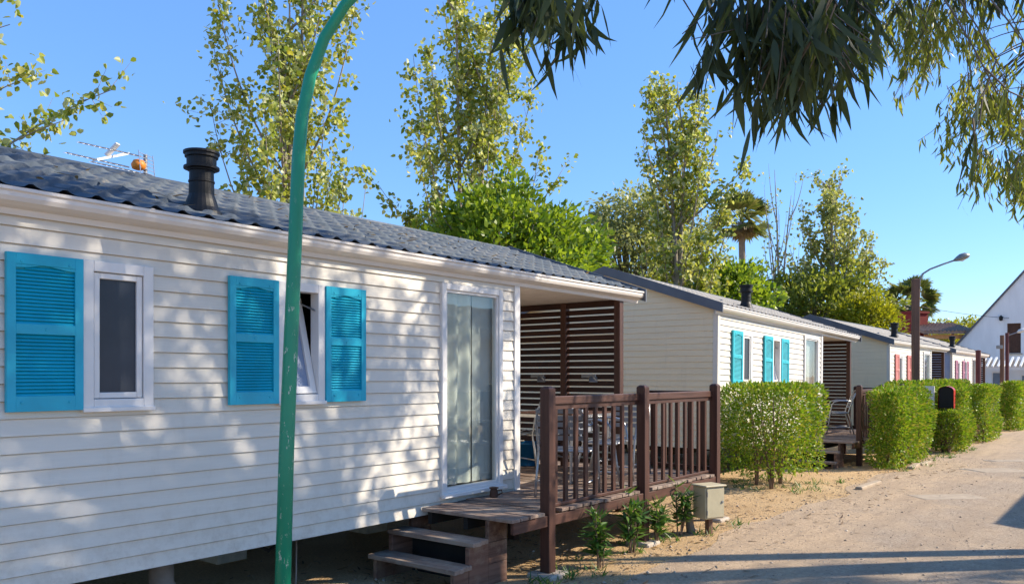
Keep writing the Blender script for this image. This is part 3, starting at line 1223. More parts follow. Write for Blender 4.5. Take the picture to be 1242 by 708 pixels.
tb = empty("porch_table", st(2.1, -.15, DZ), RZ, "slatted metal table among the chairs on the nearest porch", "table")
m = MB()
for k in range(8):
    m.box(-.38, .38, -.38 + k * .096, -.38 + k * .096 + .085, .70, .72)
m.build("table_top", M_WOODX, tb)
MB().ring(-.39, .39, -.39, .39, .02, 0, .001).build  # (no-op helper kept out of the scene)
m = MB()
m.box(-.39, .39, -.39, -.37, .67, .70)
m.box(-.39, .39, .37, .39, .67, .70)
m.box(-.39, -.37, -.37, .37, .67, .70)
m.box(.37, .39, -.37, .37, .67, .70)
m.build("apron", M_ALU, tb)
for sx in (-1, 1):
    for sy in (-1, 1):
        MB().tube([(sx * .34, sy * .34, 0), (sx * .355, sy * .355, .67)], .016, 8).build("leg", M_ALU, tb)

bk = empty("plastic_tub", st(2.80, -1.17, DZ + .006), 0, "blue plastic tub on the porch floor by the slat screen", "tub")
MB().lathe([(.125, 0), (.13, .01), (.165, .26), (.18, .262), (.18, .285), (.165, .285), (.15, .05), (.02, .045)], (0, 0, 0), 24).build("tub_body", M_BLUE, bk, smooth=True)
MB().tube([(-.17, 0, .27), (-.13, 0, .40), (0, 0, .44), (.13, 0, .40), (.17, 0, .27)], .006, 6).build("handle", M_ALU, bk)
# door stop
m = MB()
m.lathe([(.034, 0), (.04, .01), (.036, .05), (.03, .075), (.042, .08), (.042, .09), (.02, .095)], (0, 0, 0), 14)
m.tube([(.035, 0, .06), (.07, 0, .065), (.075, 0, .04), (.04, 0, .02)], .007, 6)
o = m.build("brown_jug", M_BROWND)
o.location = st(.55, .16, DZ + .004)
tag(o, "small brown jug standing on the deck at the glazed door", "jug")
# brackets hooked on the slat screen
for s_y, lab in ((.42, "grey metal clip on the screen's panel nearer the outer post"), (1.18, "grey metal clip on the screen's inner panel, nearer the wall")):
    m = MB()
    m.box(3.035, 3.056, s_y - .10, s_y + .10, 1.62, 1.66)
    m.bar((3.046, s_y - .06, 1.63), (2.96, s_y - .12, 1.575), .10, .022)
    o = m.build("screen_clip", M_GREY, None, bevel=.004)
    o.location = scr.location
    o.rotation_euler = (0, 0, RZ)
    tag(o, lab, "clip", "grey clips on the slat screen")

# ------------------------------------------------------------------ under the nearest house
pr = empty("drain_pipe", st(-2.36, -.30), 0, "stubby drain pipe standing under the nearest home's siding", "pipe")
m = MB().lathe([(.075, -.1), (.075, .22), (.088, .225), (.088, .27), (.078, .275), (.078, .46)], (0, 0, 0), 16).build("pipe", M_PVC, pr, smooth=True)
o = MB().tube([st(-1.28, -.30, .46), st(-1.30, -.27, .33), st(-1.34, -.22, .15), st(-1.38, -.18, .0)], .006, 6).build("cable", M_PVC)
tag(o, "thin grey cable hanging below the nearest siding", "cable")
o = MB().tube([st(-1.55, -.10, .015), st(-1.35, .0, .03), st(-1.15, .02, .02)], [.02, .025, .012], 7).build("dry_stick", M_PVC)
tag(o, "dry stick lying on the ground before the crawl space", "stick")
o = MB().tube([st(-1.52, -.45, .46), st(-1.50, -.46, .36), st(-1.42, -.45, .31), st(-1.33, -.44, .36), st(-1.32, -.43, .46)], .014, 8).build("hose", M_UNDER)
tag(o, "looped grey hose hanging in the crawl space shade", "hose")

# ------------------------------------------------------------------ green lamp pole
gp = empty("lamp_pole", (-1.40, 4.9, 0), 0, "tall leaning green lamp pole with chipped paint and curved top", "lamp pole")
pts = [(0, 0, -.1), (.035, 0, 1.2), (.108, 0, 2.97)]
arc = [(.108, 0, 2.97), (.13, 0, 3.22), (.18, 0, 3.46), (.265, 0, 3.69), (.39, 0, 3.89), (.56, 0, 4.06), (.76, 0, 4.16), (1.0, 0, 4.18)]
MB().tube(pts + arc[1:], [.049, .046, .040, .038, .036, .034, .032, .030, .029, .029], 20).build("pole", M_GREEN, gp, smooth=True)
MB().lathe([(.03, 0), (.07, -.02), (.12, -.09), (.125, -.11)], (1.0, 0, 4.20), 20).build("lamp_shade", M_GREEN, gp)
MB().lathe([(.02, -.20), (.08, -.18), (.11, -.112), (.11, -.111)], (1.0, 0, 4.20), 20).build("lamp_globe", M_LAMPG, gp, smooth=True)
MB().lathe([(.13, 0), (.13, .02), (.07, .025), (.06, .06)], (0, 0, -.005), 20).build("base_plate", M_GREEN, gp)

# ------------------------------------------------------------------ antenna behind the ridge
an = empty("tv_antenna", (-3.45, 7.45, 3.19), R(-12), "three-boom television antenna rising behind the nearest roof ridge", "antenna")
MB().tube([(.05, .05, -1.2), (.05, .05, .50)], .018, 8).build("mast", M_GREY, an)
for k, (dz, dy) in enumerate(((.0, -.16), (.14, 0), (.0, .16))):
    b = MB().tube([(.04, dy, .33 + dz), (-.62, dy, .50 + dz)], .007, 6)
    for j in range(11):
        u = .08 + .09 * j
        px, pz = .04 - .66 * u, .33 + dz + .17 * u
        b.tube([(px, dy - .045, pz - .01), (px, dy + .045, pz + .01)], .003, 4)
    b.build("boom", M_ALU, an)
m = MB()
m.bar((-.30, -.18, .41), (-.24, .18, .56), .06, .02)
m.bar((-.32, .0, .50), (-.20, .0, .60), .05, .02)
m.build("boom_bracket", M_TRIM, an)
MB().lathe([(.03, .02), (.055, .03), (.065, .07), (.045, .105), (.02, .115)], (.06, -.06, .31), 12).build("junction_box", M_ORANGE, an, smooth=True)
m = MB()
for y in (-.10, .10):
    m.tube([(.13, y, .12), (.09, y, .50)], .004, 4)
for k in range(11):
    z = .14 + k * .034
    m.tube([(.13 - .04 * k / 10, -.10, z), (.13 - .04 * k / 10, .10, z)], .004, 4)
m.build("reflector", M_ALU, an)

# ------------------------------------------------------------------ meter cabinet and young plants
cb = empty("meter_cabinet", (2.05, 8.45, 0), R(28), "beige meter cabinet on a short post beside the deck", "cabinet")
MB().box(-.125, .125, -.10, .10, .17, .50).build("cabinet_body", M_BOX, cb, bevel=.008)
MB().box(-.115, .115, -.112, -.1005, .185, .485).build("cabinet_door", M_BOX, cb, bevel=.004)
MB().box(-.14, .14, -.125, .115, .5005, .518).build("cabinet_lid", M_BOX, cb, bevel=.006)
MB().lathe([(.014, 0), (.014, .006), (.006, .008)], (0, 0, 0), 12).build("lock", M_GREY, cb)
lk = cb.children[-1]
lk.location = (.085, -.1125, .34)
lk.rotation_euler = (R(90), 0, 0)
for hz_ in (.24, .43):
    MB().tube([(-.118, -.116, hz_ - .025), (-.118, -.116, hz_ + .025)], .006, 8).build("hinge", M_GREY, cb)
MB().box(-.02, .03, -.03, .03, -.1, .168).build("post", M_POLEW, cb)
o = MB().tube([(1.88, 8.50, 0), (1.86, 8.49, .12), (1.835, 8.48, .25), (1.84, 8.48, .31)], [.05, .042, .04, .03], 10).build("tree_stump", M_BARK)
tag(o, "thin crooked stump left of the beige meter cabinet", "stump")


def young_plant(x, y, h, nst, seed, label):
    rng = np.random.default_rng(seed)
    root = empty("young_plant", (x, y, gz(x, y)), 0, label, "plant", "young plants along the deck")
    stems = MB()
    Cs, As = [], []
    for k in range(nst):
        a = rng.uniform(0, 6.28)
        hh = h * rng.uniform(.55, 1)
        lean = rng.uniform(.05, .32) * hh
        top = np.array([math.cos(a) * lean, math.sin(a) * lean, hh])
        b = np.array([math.cos(a) * .02, math.sin(a) * .02, -.02])
        mid = b * .5 + top * .5 + np.array([0, 0, .04])
        stems.tube([b, mid, top], [.008, .006, .003], 5)
        for j in range(26):
            u = rng.uniform(.25, 1.02)
            p = b * (1 - u) ** 2 + 2 * mid * u * (1 - u) + top * u * u
            az = rng.uniform(0, 6.28)
            el = rng.uniform(-.35, .9)
            Cs.append(p)
            As.append([math.cos(az) * math.cos(el), math.sin(az) * math.cos(el), math.sin(el)])
    Cs = np.array(Cs)
    As = np.array(As)
    n = len(Cs)
    B = unit(np.cross(As, np.array([[0, 0, 1.0]]) + rng.normal(size=(n, 3)) * .3))
    V, F = leaves_long(Cs, As, B, rng.uniform(.10, .17, n), rng.uniform(.024, .036, n), rng.uniform(-.25, .25, n))
    stems.build("stem", M_STEM, root)
    np_mesh("foliage", V, F, M_YOUNG, root, smooth=True)


young_plant(.76, 6.95, .50, 7, 1, "leafy young plant nearest the deck's corner post")
young_plant(1.12, 7.55, .56, 8, 2, "bushiest young plant below the middle of the railing")
young_plant(1.42, 7.95, .46, 6, 3, "short young plant between the bushiest one and the cabinet")
young_plant(1.72, 8.35, .60, 6, 4, "slender young plant just left of the meter cabinet")

# ------------------------------------------------------------------ vegetation generators


def bez(p0, p1, p2, n):
    t = np.linspace(0, 1, n)[:, None]
    return (1 - t) ** 2 * p0 + 2 * t * (1 - t) * p1 + t * t * p2


def poplar(name, label, pos, H, spread, seed, leaf=.075, limbs=22, twigs=9, per=13, crown0=.12, rad=.11, mat=None, bark=None, group=None,
           extra=(), up=1.0, cat="tree", ntrunk=1):
    """upright loose tree: ascending limbs, twigs set along them, leaves bunched on the twigs"""
    rng = np.random.default_rng(seed)
    root = empty(name, pos, 0, label, cat, group)
    tr = MB()
    Ls = []
    trunks = []
    for q in range(ntrunk):
        off = rng.normal(size=2) * spread * .12 * (q > 0)
        tw = np.array([[off[0], off[1], -.2], [off[0] * 1.5 + rng.normal() * .1, off[1] * 1.5 + rng.normal() * .1, H * .5], [off[0] * 2.2 + rng.normal() * .2, off[1] * 2.2 + rng.normal() * .2, H * (1 - .12 * q)]])
        line = bez(tw[0], tw[1], tw[2], 12)
        tr.tube(line, list(np.linspace(rad, rad * .10, 12)), 8)
        trunks.append(line)
    for k in range(limbs):
        line = trunks[k % ntrunk]
        u = crown0 + (1 - crown0) * (k + rng.uniform(0, .8)) / limbs
        u = min(u, .97)
        i = u * 11
        i0 = int(i)
        p = line[i0] * (1 - (i - i0)) + line[min(11, i0 + 1)] * (i - i0)
        az = k * 2.4 + rng.uniform(-.6, .6)
        ln = H * (.16 + .30 * (1 - u) ** .8) * rng.uniform(.55, 1.15)
        out = spread * (.35 + .65 * (1 - abs(u - .35) * 1.2)) * rng.uniform(.45, 1.1)
        out = max(.15, out)
        e = p + np.array([math.cos(az) * out, math.sin(az) * out, ln * up])
        e[2] = min(e[2], H * 1.03)
        mid = p + np.array([math.cos(az) * out * .75, math.sin(az) * out * .75, ln * up * .35])
        Ls.append(bez(p, mid, e, 9))
    for l in extra:
        l = np.array(l, float)
        Ls.append(bez(l[0], l[1], l[2], 12))
    Ls_all = list(Ls)
    for t in trunks:
        Ls_all.append(t[int(12 * .55):])
    C, A = [], []
    for li, l in enumerate(Ls_all):
        n = len(l)
        if li < len(Ls):
            tr.tube(l, list(np.linspace(rad * .28, rad * .05, n)), 5)
        length = np.linalg.norm(np.diff(l, axis=0), axis=1).sum()
        nt = max(3, int(twigs * length / 1.6))
        for j in range(nt):
            u = rng.uniform(.22, 1.0) * (n - 1.001)
            i0 = int(u)
            p = l[i0] + (l[i0 + 1] - l[i0]) * (u - i0)
            d = l[i0 + 1] - l[i0]
            d = d / np.linalg.norm(d)
            az = rng.normal(size=3)
            az[2] += .25
            td = unit((d * .5 + az / np.linalg.norm(az))[None])[0]
            tl = rng.uniform(.14, .5) * (.6 + .05 * H)
            if rng.uniform() < .7:
                tr.tube([p, p + td * tl], [rad * .05, rad * .02], 3, False)
            m_ = int(per * rng.uniform(.4, 1.5))
            us = rng.uniform(.15, 1.1, m_)
            C.append(p + td * us[:, None] * tl + rng.normal(size=(m_, 3)) * leaf * .75)
            A.append(rand_dirs(rng, m_) + np.array([0, 0, -.55]))
    C = np.concatenate(C)
    A = unit(np.concatenate(A))
    n = len(C)
    V, F = leaves_round(C, A, perp(rng, A), leaf * rng.uniform(.7, 1.25, n), leaf * rng.uniform(.7, 1.1, n))
    tr.build("trunk", bark or M_BARKW, root, smooth=True)
    np_mesh("crown", V, F, mat or M_POPLAR, root)
    return root


def clumpy(name, label, pos, H, rx, ry, rz, cz, seed, leaf, nclump, per, mat, bark=None, group=None, clump=(.25, .5), cat="tree", rad=.12, droop=0.0, narrow=1.0):
    """rounded crown out of many leafy clumps of different size"""
    rng = np.random.default_rng(seed)
    root = empty(name, pos, 0, label, cat, group)
    tr = MB()
    tr.tube(bez(np.array([0, 0, -.2]), np.array([.1, .1, cz * .5]), np.array([.0, .05, cz]), 8), list(np.linspace(rad, rad * .5, 8)), 8)
    C, A, S = [], [], []
    dirs = rand_dirs(rng, nclump)
    for k in range(nclump):
        d = dirs[k]
        r = rng.uniform(.35, 1.0) ** .5
        lump = 1 + .16 * math.sin(3 * d[0] * 2 + seed) * math.cos(4 * d[2] + 1.3 * seed) + rng.normal() * .05
        c = np.array([d[0] * rx, d[1] * ry, d[2] * rz]) * r * lump
        c[2] += cz
        if c[2] < .3:
            c[2] = .3 + rng.uniform(0, .4)
        cr = rng.uniform(*clump)
        if k % 3 == 0:
            tr.tube(bez(np.array([0, 0, cz * rng.uniform(.4, .95)]), np.array([c[0] * .4, c[1] * .4, c[2] * .8]), c, 6), list(np.linspace(rad * .35, .01, 6)), 5)
        m_ = int(per * rng.uniform(.6, 1.4))
        q = rand_dirs(rng, m_) * (rng.uniform(.2, 1, (m_, 1)) ** .5) * cr
        q[:, 2] *= .8
        C.append(c + q)
        a = q / cr + d * .5 + rng.normal(size=(m_, 3)) * .5 + np.array([0, 0, .15 - droop])
        A.append(a)
    C = np.concatenate(C)
    A = unit(np.concatenate(A))
    n = len(C)
    V, F = leaves_simple(C, A, perp(rng, A), leaf * rng.uniform(.7, 1.3, n), leaf * narrow * rng.uniform(.4, .7, n))
    tr.build("trunk", bark or M_BARK, root, smooth=True)
    np_mesh("crown", V, F, mat, root)
    return root


def px(x, y, z):
    """where a picture column and row lie at depth z (photo pixels)"""
    return np.array([(x - 621) / 982 * z, z, 1.65 + (455 - y) / 982 * z])


def at(x, z):
    return ((x - 621) / 982 * z, z, gz(0, z))


GB = "trees growing behind the mobile homes"
# left edge tree with long branches into the sky
lt = np.array([-8.6, 10.2, 0.0])
ext = []
for (xx, yy, zz, h0) in ((138, 108, 9.2, 2.4), (78, 146, 9.0, 2.4), (30, 96, 9.6, 3.0), (12, 30, 9.8, 4.0), (-25, 60, 10, 3.3)):
    e = px(xx, yy, zz) - lt
    b = np.array([.0, 0, h0])
    ext.append([b, b * .4 + e * .6 + np.array([-.2, 0, .55]), e])
poplar("poplar_tree", "tree at the left edge reaching leafy branches over the roof", tuple(lt), 6.2, 1.4, 11, leaf=.085, limbs=5, twigs=9, per=15, extra=ext, group=GB, rad=.09)
poplar("poplar_tree", "tall broad poplar behind the green lamp pole and black flue", at(372, 13.5), 9.2, 1.5, 21, leaf=.088, limbs=34, twigs=9, per=19, group=GB, rad=.085, ntrunk=4)
poplar("poplar_tree", "tallest slender poplar rising out of the bright green shrub tree", at(560, 18.5), 10.8, 1.75, 32, leaf=.108, limbs=34, twigs=9, per=19, group=GB, rad=.10, ntrunk=3,
       extra=[[(.2, 0, 4.3), (1.2, 0, 4.6), (2.4, 0, 6.6)], [(.2, 0, 3.8), (-1.2, 0, 5.0), (-1.9, 0, 6.1)]])
clumpy("broadleaf_tree", "dense bright green rounded tree just behind the nearest roof end", at(614, 17.6), 5.6, 2.25, 1.6, 2.1, 3.75, 5, .15, 420, 60, M_FICUS, group=GB, clump=(.28, .55), rad=.14, narrow=1.1)
clumpy("pepper_tree", "soft grey green tree left of the middle poplar, drooping foliage", at(762, 27), 7.9, 2.6, 1.8, 3.0, 4.9, 6, .17, 430, 52, M_OLIVE, group=GB, clump=(.35, .7), rad=.16, droop=.7)
poplar("poplar_tree", "middle poplar rising above the second mobile home's ridge", at(825, 23.5), 9.9, 1.5, 43, leaf=.125, limbs=34, twigs=8, per=18, group=GB, rad=.14, ntrunk=2, mat=M_POPLAR,
       extra=[[(.2, 0, 6.2), (0.9, 0, 6.8), (2.0, 0, 7.9)]])
clumpy("broadleaf_tree", "smaller bright green tree behind the second home's flue", at(886, 26), 5.3, 1.45, 1.3, 1.55, 3.75, 8, .17, 190, 54, M_FICUS, group=GB, clump=(.28, .5), rad=.12, narrow=1.1)
poplar("bare_poplar", "nearly bare thin-stemmed poplar between the palm and the far grey poplar", at(945, 33), 10.2, 1.0, 54, leaf=.13, limbs=16, twigs=4, per=2, group=GB, rad=.10, ntrunk=4, up=1.3)
poplar("poplar_tree", "farthest wide grey poplar left of the street lamp", at(1008, 34), 9.9, 2.3, 65, leaf=.155, limbs=42, twigs=6, per=15, group=GB, rad=.15, ntrunk=4, mat=M_POPLG)
clumpy("pine_tree", "dark bushy tree below the farthest poplar above the third roof", at(990, 33), 6.4, 2.9, 1.7, 2.3, 3.9, 9, .20, 280, 46, M_DARKT, group=GB, clump=(.35, .6))
clumpy("pine_tree", "yellow green conifer just left of the wooden lamp post", at(1050, 31), 4.9, 1.1, 1.1, 1.45, 3.4, 10, .14, 230, 50, M_PINE, group=GB, clump=(.3, .55))
for k, (x, z, h, r) in enumerate(((1130, 84, 7.3, 3.4), (1163, 88, 8.0, 3.0), (1200, 90, 7.6, 3.2))):
    lab = ("far pine directly right of the red chimney wall", "middle far pine over the pavilion roof", "far pine partly behind the white gable")[k]
    clumpy("pine_tree", lab, at(x, z), h, r, 2.5, 1.9, h - 1.9, 70 + k, .32, 110, 34, M_PINE, group="far pines behind the pavilion", clump=(.5, .9))


def palm(label, pos, H, r, seed, lean=.2):
    rng = np.random.default_rng(seed)
    root = empty("palm_tree", pos, 0, label, "palm tree", "fan palms over the roofs")
    tr = MB()
    tr.tube(bez(np.array([0, 0, -.2]), np.array([lean, 0, H * .5]), np.array([0, 0, H]), 10), list(np.linspace(.26, .2, 10)), 10)
    tr.build("trunk", M_BARK, root, smooth=True)
    for nm, n, e0, e1, mat in (("crown", 46, -.75, 1.5, M_PALM), ("dry_fronds", 16, -1.4, -.75, M_PALMD)):
        V, F = [], []
        for k in range(n):
            az = rng.uniform(0, 6.28)
            el = rng.uniform(e0, e1)
            d = np.array([math.cos(az) * math.cos(el), math.sin(az) * math.cos(el), math.sin(el)])
            pl = r * rng.uniform(.45, .6) * (1 if nm == 'crown' else .62)
            hub = np.array([0, 0, H + .1]) + d * pl
            s = np.cross(d, [0, 0, 1.0])
            s /= np.linalg.norm(s) + 1e-6
            nrm = np.cross(s, d)
            tw = rng.uniform(-1.0, 1.0)
            s, nrm = s * math.cos(tw) + nrm * math.sin(tw), nrm * math.cos(tw) - s * math.sin(tw)
            i = len(V)
            V += [tuple(np.array([0, 0, H]) + s * .03), tuple(np.array([0, 0, H]) - s * .03), tuple(hub - s * .03), tuple(hub + s * .03)]
            F.append((i, i + 1, i + 2, i + 3))
            for j in range(15):
                a = -1.25 + 2.5 * j / 14
                bd = d * math.cos(a) + s * math.sin(a)
                ln = r * rng.uniform(.42, .6) * (1 if nm == 'crown' else .7)
                b2 = hub + bd * ln * .6 + nrm * .0
                tip = hub + bd * ln + np.array([0, 0, -.10 * ln * rng.uniform(.6, 1.3)])
                sd = np.cross(bd, nrm) * ln * .085
                i = len(V)
                V += [tuple(hub), tuple(b2 + sd), tuple(tip), tuple(b2 - sd)]
                F.append((i, i + 1, i + 2, i + 3))
        np_mesh(nm, V, F, mat, root)


palm("tall fan palm right of the middle poplar with a brown skirt", at(899, 52), 11.6, 1.95, 5)
palm("distant fan palm right of the conifer, behind the red chimney wall", at(1104, 66), 7.7, 2.2, 6)


# ------------------------------------------------------------------ hedges
def hedge(label, o, s0, s1, t0, t1, z0, z1, seed, n, leaf, gaps=0.0, stems=4, name="clipped_hedge", mat=None, group="clipped hedges along the lane"):
    rng = np.random.default_rng(seed)
    c = o + (s0 + s1) / 2 * D2 + (t0 + t1) / 2 * N2
    root = empty(name, (float(c[0]), float(c[1]), gz(0, c[1])), RZ, label, "hedge", group)
    hx, hy = (s1 - s0) / 2, (t1 - t0) / 2
    hz = (z1 - z0) / 2
    # points in a shell of the block, thinned by a lumpy field so gaps remain
    P = rng.uniform(-1, 1, (n * 6, 3))
    depth = np.max(np.abs(P) ** 6, axis=1)
    keep = rng.uniform(size=len(P)) < (.10 + .90 * depth)
    P = P[keep]
    k = P * np.array([hx, hy, hz])
    fld = np.sin(k[:, 0] * 15 + seed + 2 * np.sin(k[:, 2] * 5)) * np.sin(k[:, 1] * 14 + 1.7 * seed + 2 * np.sin(k[:, 0] * 4)) * np.sin(k[:, 2] * 14.5 + .6 * seed + 2 * np.sin(k[:, 1] * 6)) + .6 * np.sin(k[:, 0] * 31 + 2) * np.sin(k[:, 2] * 29 + seed) + rng.normal(size=len(k)) * .25
    k = k[fld > np.quantile(fld, gaps)]
    P = k / np.array([hx, hy, hz])
    # rounded edges and a ragged lower rim
    rr = (np.abs(P) ** 8).sum(1) ** (1 / 8)
    k = k / np.maximum(1, rr[:, None] * .98)
    low = (P[:, 2] < -.6) & (rng.uniform(size=len(k)) < .55)
    k = k[~low][:n]
    wob = .045 * np.sin(k[:, [1, 2, 0]] * 5.3 + seed) + .022 * np.sin(k[:, [2, 0, 1]] * 17 + seed)
    k = k + wob + rng.normal(size=k.shape) * .011
    k[:, 2] = np.minimum(k[:, 2], hz + rng.exponential(.012, len(k)))
    nn = len(k)
    out = np.sign(k) * (np.abs(k / np.array([hx, hy, hz])) ** 4)
    A = unit(out + rand_dirs(rng, nn) * .9 + np.array([0, 0, .25]))
    Cc = k + np.array([0, 0, (z0 + z1) / 2])
    # a few wilful shoots on top
    V, F = leaves_simple(Cc, A, perp(rng, A), leaf * rng.uniform(.7, 1.35, nn), leaf * rng.uniform(.4, .62, nn))
    np_mesh("foliage", V, F, mat or M_HEDGE, root)
    sm = MB()
    for q in range(stems):
        x = -hx * .8 + 1.6 * hx * (q + rng.uniform(-.2, .2) + .5) / stems
        y = rng.uniform(-.5, .5) * hy
        p0 = np.array([x, y, -.05])
        for b in range(5):
            e = np.array([x + rng.normal() * .16, np.clip(y + rng.normal() * .2, -hy, hy), z0 + rng.uniform(.3, .95) * (z1 - z0)])
            md = np.array([x + rng.normal() * .04, y + rng.normal() * .04, z0 * 1.05])
            sm.tube(bez(p0, md, e, 6), list(np.linspace(.024, .005, 6)), 6)
    sm.build("stem", M_STEM, root, smooth=True)
    return root


C2 = np.array([3.08, 12.25])
hedge("see-through leafy hedge block with bare stems, before the second home", C2, -.24, 1.32, .10, 1.26, .24, 1.50, 3, 13500, .054, gaps=.22, stems=4)
hedge("long solid bright hedge right of the second deck's steps", C2, 3.66, 6.35, 1.26, 1.78, .08, 1.41, 4, 17000, .060, gaps=.20, stems=7)
hedge("low clipped hedge step below the red box", C2, 8.7, 9.3, 1.2, 1.9, .18, .98, 5, 5500, .056, gaps=.18, stems=3)
hedge("hedge block directly behind the red box", C2, 9.34, 10.3, 1.2, 1.9, .06, 1.45, 6, 8000, .062, gaps=.18, stems=4)
hedge("hedge block between the red-box hedge and the farthest dark hedge", C2, 12.5, 15.2, 1.42, 1.86, .05, 1.47, 7, 11000, .07, gaps=.15, stems=5)
hedge("farthest darker hedge at the lane's right edge", C2, 18.4, 21.0, 1.45, 1.95, .05, 1.52, 8, 8000, .085, gaps=.15, stems=4)
hedge("flat-topped hedge row before the coral shutters, its top showing over others", C2, 8.0, 17.5, .35, .8, .1, 1.58, 9, 20000, .085, gaps=.02, stems=8)
o = clumpy("dry_shrub", "small dry shrub at the foot of the lane hedges", (11.25, 20.1, gz(0, 20)), .5, .28, .28, .28, .33, 31, .06, 26, 22, M_LITTER, group=None, clump=(.1, .16), cat="shrub", rad=.02)

# ------------------------------------------------------------------ fire box on the hedge
fp = np.array([3.08, 12.25]) + 9.0 * D2 + 1.55 * N2
fb = empty("fire_hose_box", (float(fp[0]), float(fp[1]), gz(0, 18)), RZ, "red arched box with black open front above the low hedge", "fire box")
prof = []
for k in range(9):
    a = math.pi * k / 8
    prof.append((.16 * math.cos(a), 1.40 + .10 * math.sin(a)))
prof = [(.16, 1.0)] + prof + [(-.16, 1.0)]
m = MB()
n = len(prof)
for k in range(n):
    (ya, za), (yb, zb) = prof[k], prof[(k + 1) % n]
    m.quad((0, ya, za), (.22, ya, za), (.22, yb, zb), (0, yb, zb))
m.poly([(.22, y, z) for y, z in prof])
m.build("box_shell", M_RED, fb)
m = MB()
m.poly([(.03, y * .93, 1.0 + (z - 1.0) * .96 + .01) for y, z in prof])
m.build("box_front", M_BLACK, fb)
MB().box(.09, .15, -.03, .03, -.1, 1.0).build("post", M_GREY, fb)
wb = MB().box(.02, .06, .24, .55, .9, 1.50).build("white_board", M_WHITEW)
wb.location = fb.location
wb.rotation_euler = (0, 0, RZ)
MBp = MB().box(.03, .05, .37, .42, -.1, .9).build("board_post", M_GREY, wb)
tag(wb, "blank white board standing left of the red box", "board")


# ------------------------------------------------------------------ lamp posts and poles
lp = empty("street_lamp", at(1110.5, 20), 0, "wooden street lamp post with a curved metal arm and grey lamp head", "street lamp")
zt = 4.03 - gz(0, 20)
MB().box(-.075, .075, -.075, .075, -.2, zt).build("post", M_POLEW, lp, bevel=.012)
MB().tube([(.085, 0, zt - .35), (.10, 0, zt - .05), (.17, 0, zt + .12), (.36, 0, zt + .24), (.70, 0, zt + .37), (1.0, 0, zt + .47)], .022, 10).build("arm", M_GREY, lp, smooth=True)
m = MB()
m.tube([(.95, 0, zt + .455), (1.03, 0, zt + .49), (1.12, 0, zt + .535), (1.22, 0, zt + .565), (1.30, 0, zt + .575), (1.34, 0, zt + .575)], [.028, .06, .085, .085, .055, .015], 14)
ob = m.build("lamp_head", M_GREY, lp, smooth=True)
MB().tube([(1.05, 0, zt + .455), (1.15, 0, zt + .485), (1.26, 0, zt + .52)], [.02, .055, .02], 10).build("lamp_glass", M_LAMPG, lp, smooth=True)
MB().box(.075, .095, -.05, .05, zt - .45, zt - .30).build("clamp", M_GREY, lp)

pl = empty("lane_pole", at(1186.5, 29), 0, "plain dark red pole beside the farthest home's end", "pole", "poles before the white building")
MB().tube([(0, 0, -.2), (0, 0, 2.62)], .085, 10).build("pole", M_POLER, pl)
MB().lathe([(.09, 2.62), (.09, 2.66), (.02, 2.68)], (0, 0, 0), 10).build("pole_cap", M_POLER, pl)
pl = empty("lane_pole", at(1215.5, 33), 0, "brown pole carrying a small floodlight box, middle of three", "pole", "poles before the white building")
MB().tube([(0, 0, -.2), (0, 0, 3.40)], .08, 10).build("pole", M_POLEW, pl)
MB().box(-.24, -.06, -.16, .02, 2.85, 2.99).build("floodlight", M_GREY, pl, bevel=.01)
MB().bar((-.10, 0, 2.95), (0, 0, 2.95), .04, .04).build("bracket", M_GREY, pl)
pl = empty("street_lamp", at(1221.5, 34), 0, "dark pole with a long slanted white lamp arm before the gable", "street lamp", "poles before the white building")
MB().tube([(0, 0, -.2), (0, 0, 3.55)], .07, 10).build("pole", M_POLER, pl)
MB().tube([(0, 0, 3.4), (.06, 0, 3.45), (.45, 0, 3.58)], .022, 8).build("arm", M_GREY, pl)
MB().tube([(.42, 0, 3.57), (.52, 0, 3.62), (.72, 0, 3.68), (.85, 0, 3.70)], [.03, .08, .08, .02], 10).build("lamp_head", M_LAMPG, pl, smooth=True)

# ------------------------------------------------------------------ white gabled building and annex
zb = 55
bo = np.array(px(1157, 423, zb)[:2])
br = empty("gabled_building", (float(bo[0]), float(bo[1]), gz(0, 50)), RZ, "tall white gabled building at the end of the lane", "building")
# local: x along d (away), -y along n (to the right)
eh, rh, half, ln = 3.55, 10.75, 6.0, 14.0
m = MB()
dk0, dk1, dz0, dz1 = 3.1, 3.87, 3.22, 5.17


def gable_front(m, x):
    def top(k):
        return eh + (rh - eh) * (k / half if k <= half else (2 * half - k) / half)
    ks = [0, dk0, dk1, half, 2 * half]
    for a, b in zip(ks[:-1], ks[1:]):
        if a == dk0:
            m.quad((x, -a, -.3), (x, -b, -.3), (x, -b, dz0), (x, -a, dz0))
            m.quad((x, -a, dz1), (x, -b, dz1), (x, -b, top(b)), (x, -a, top(a)))
        else:
            m.quad((x, -a, -.3), (x, -b, -.3), (x, -b, top(b)), (x, -a, top(a)))


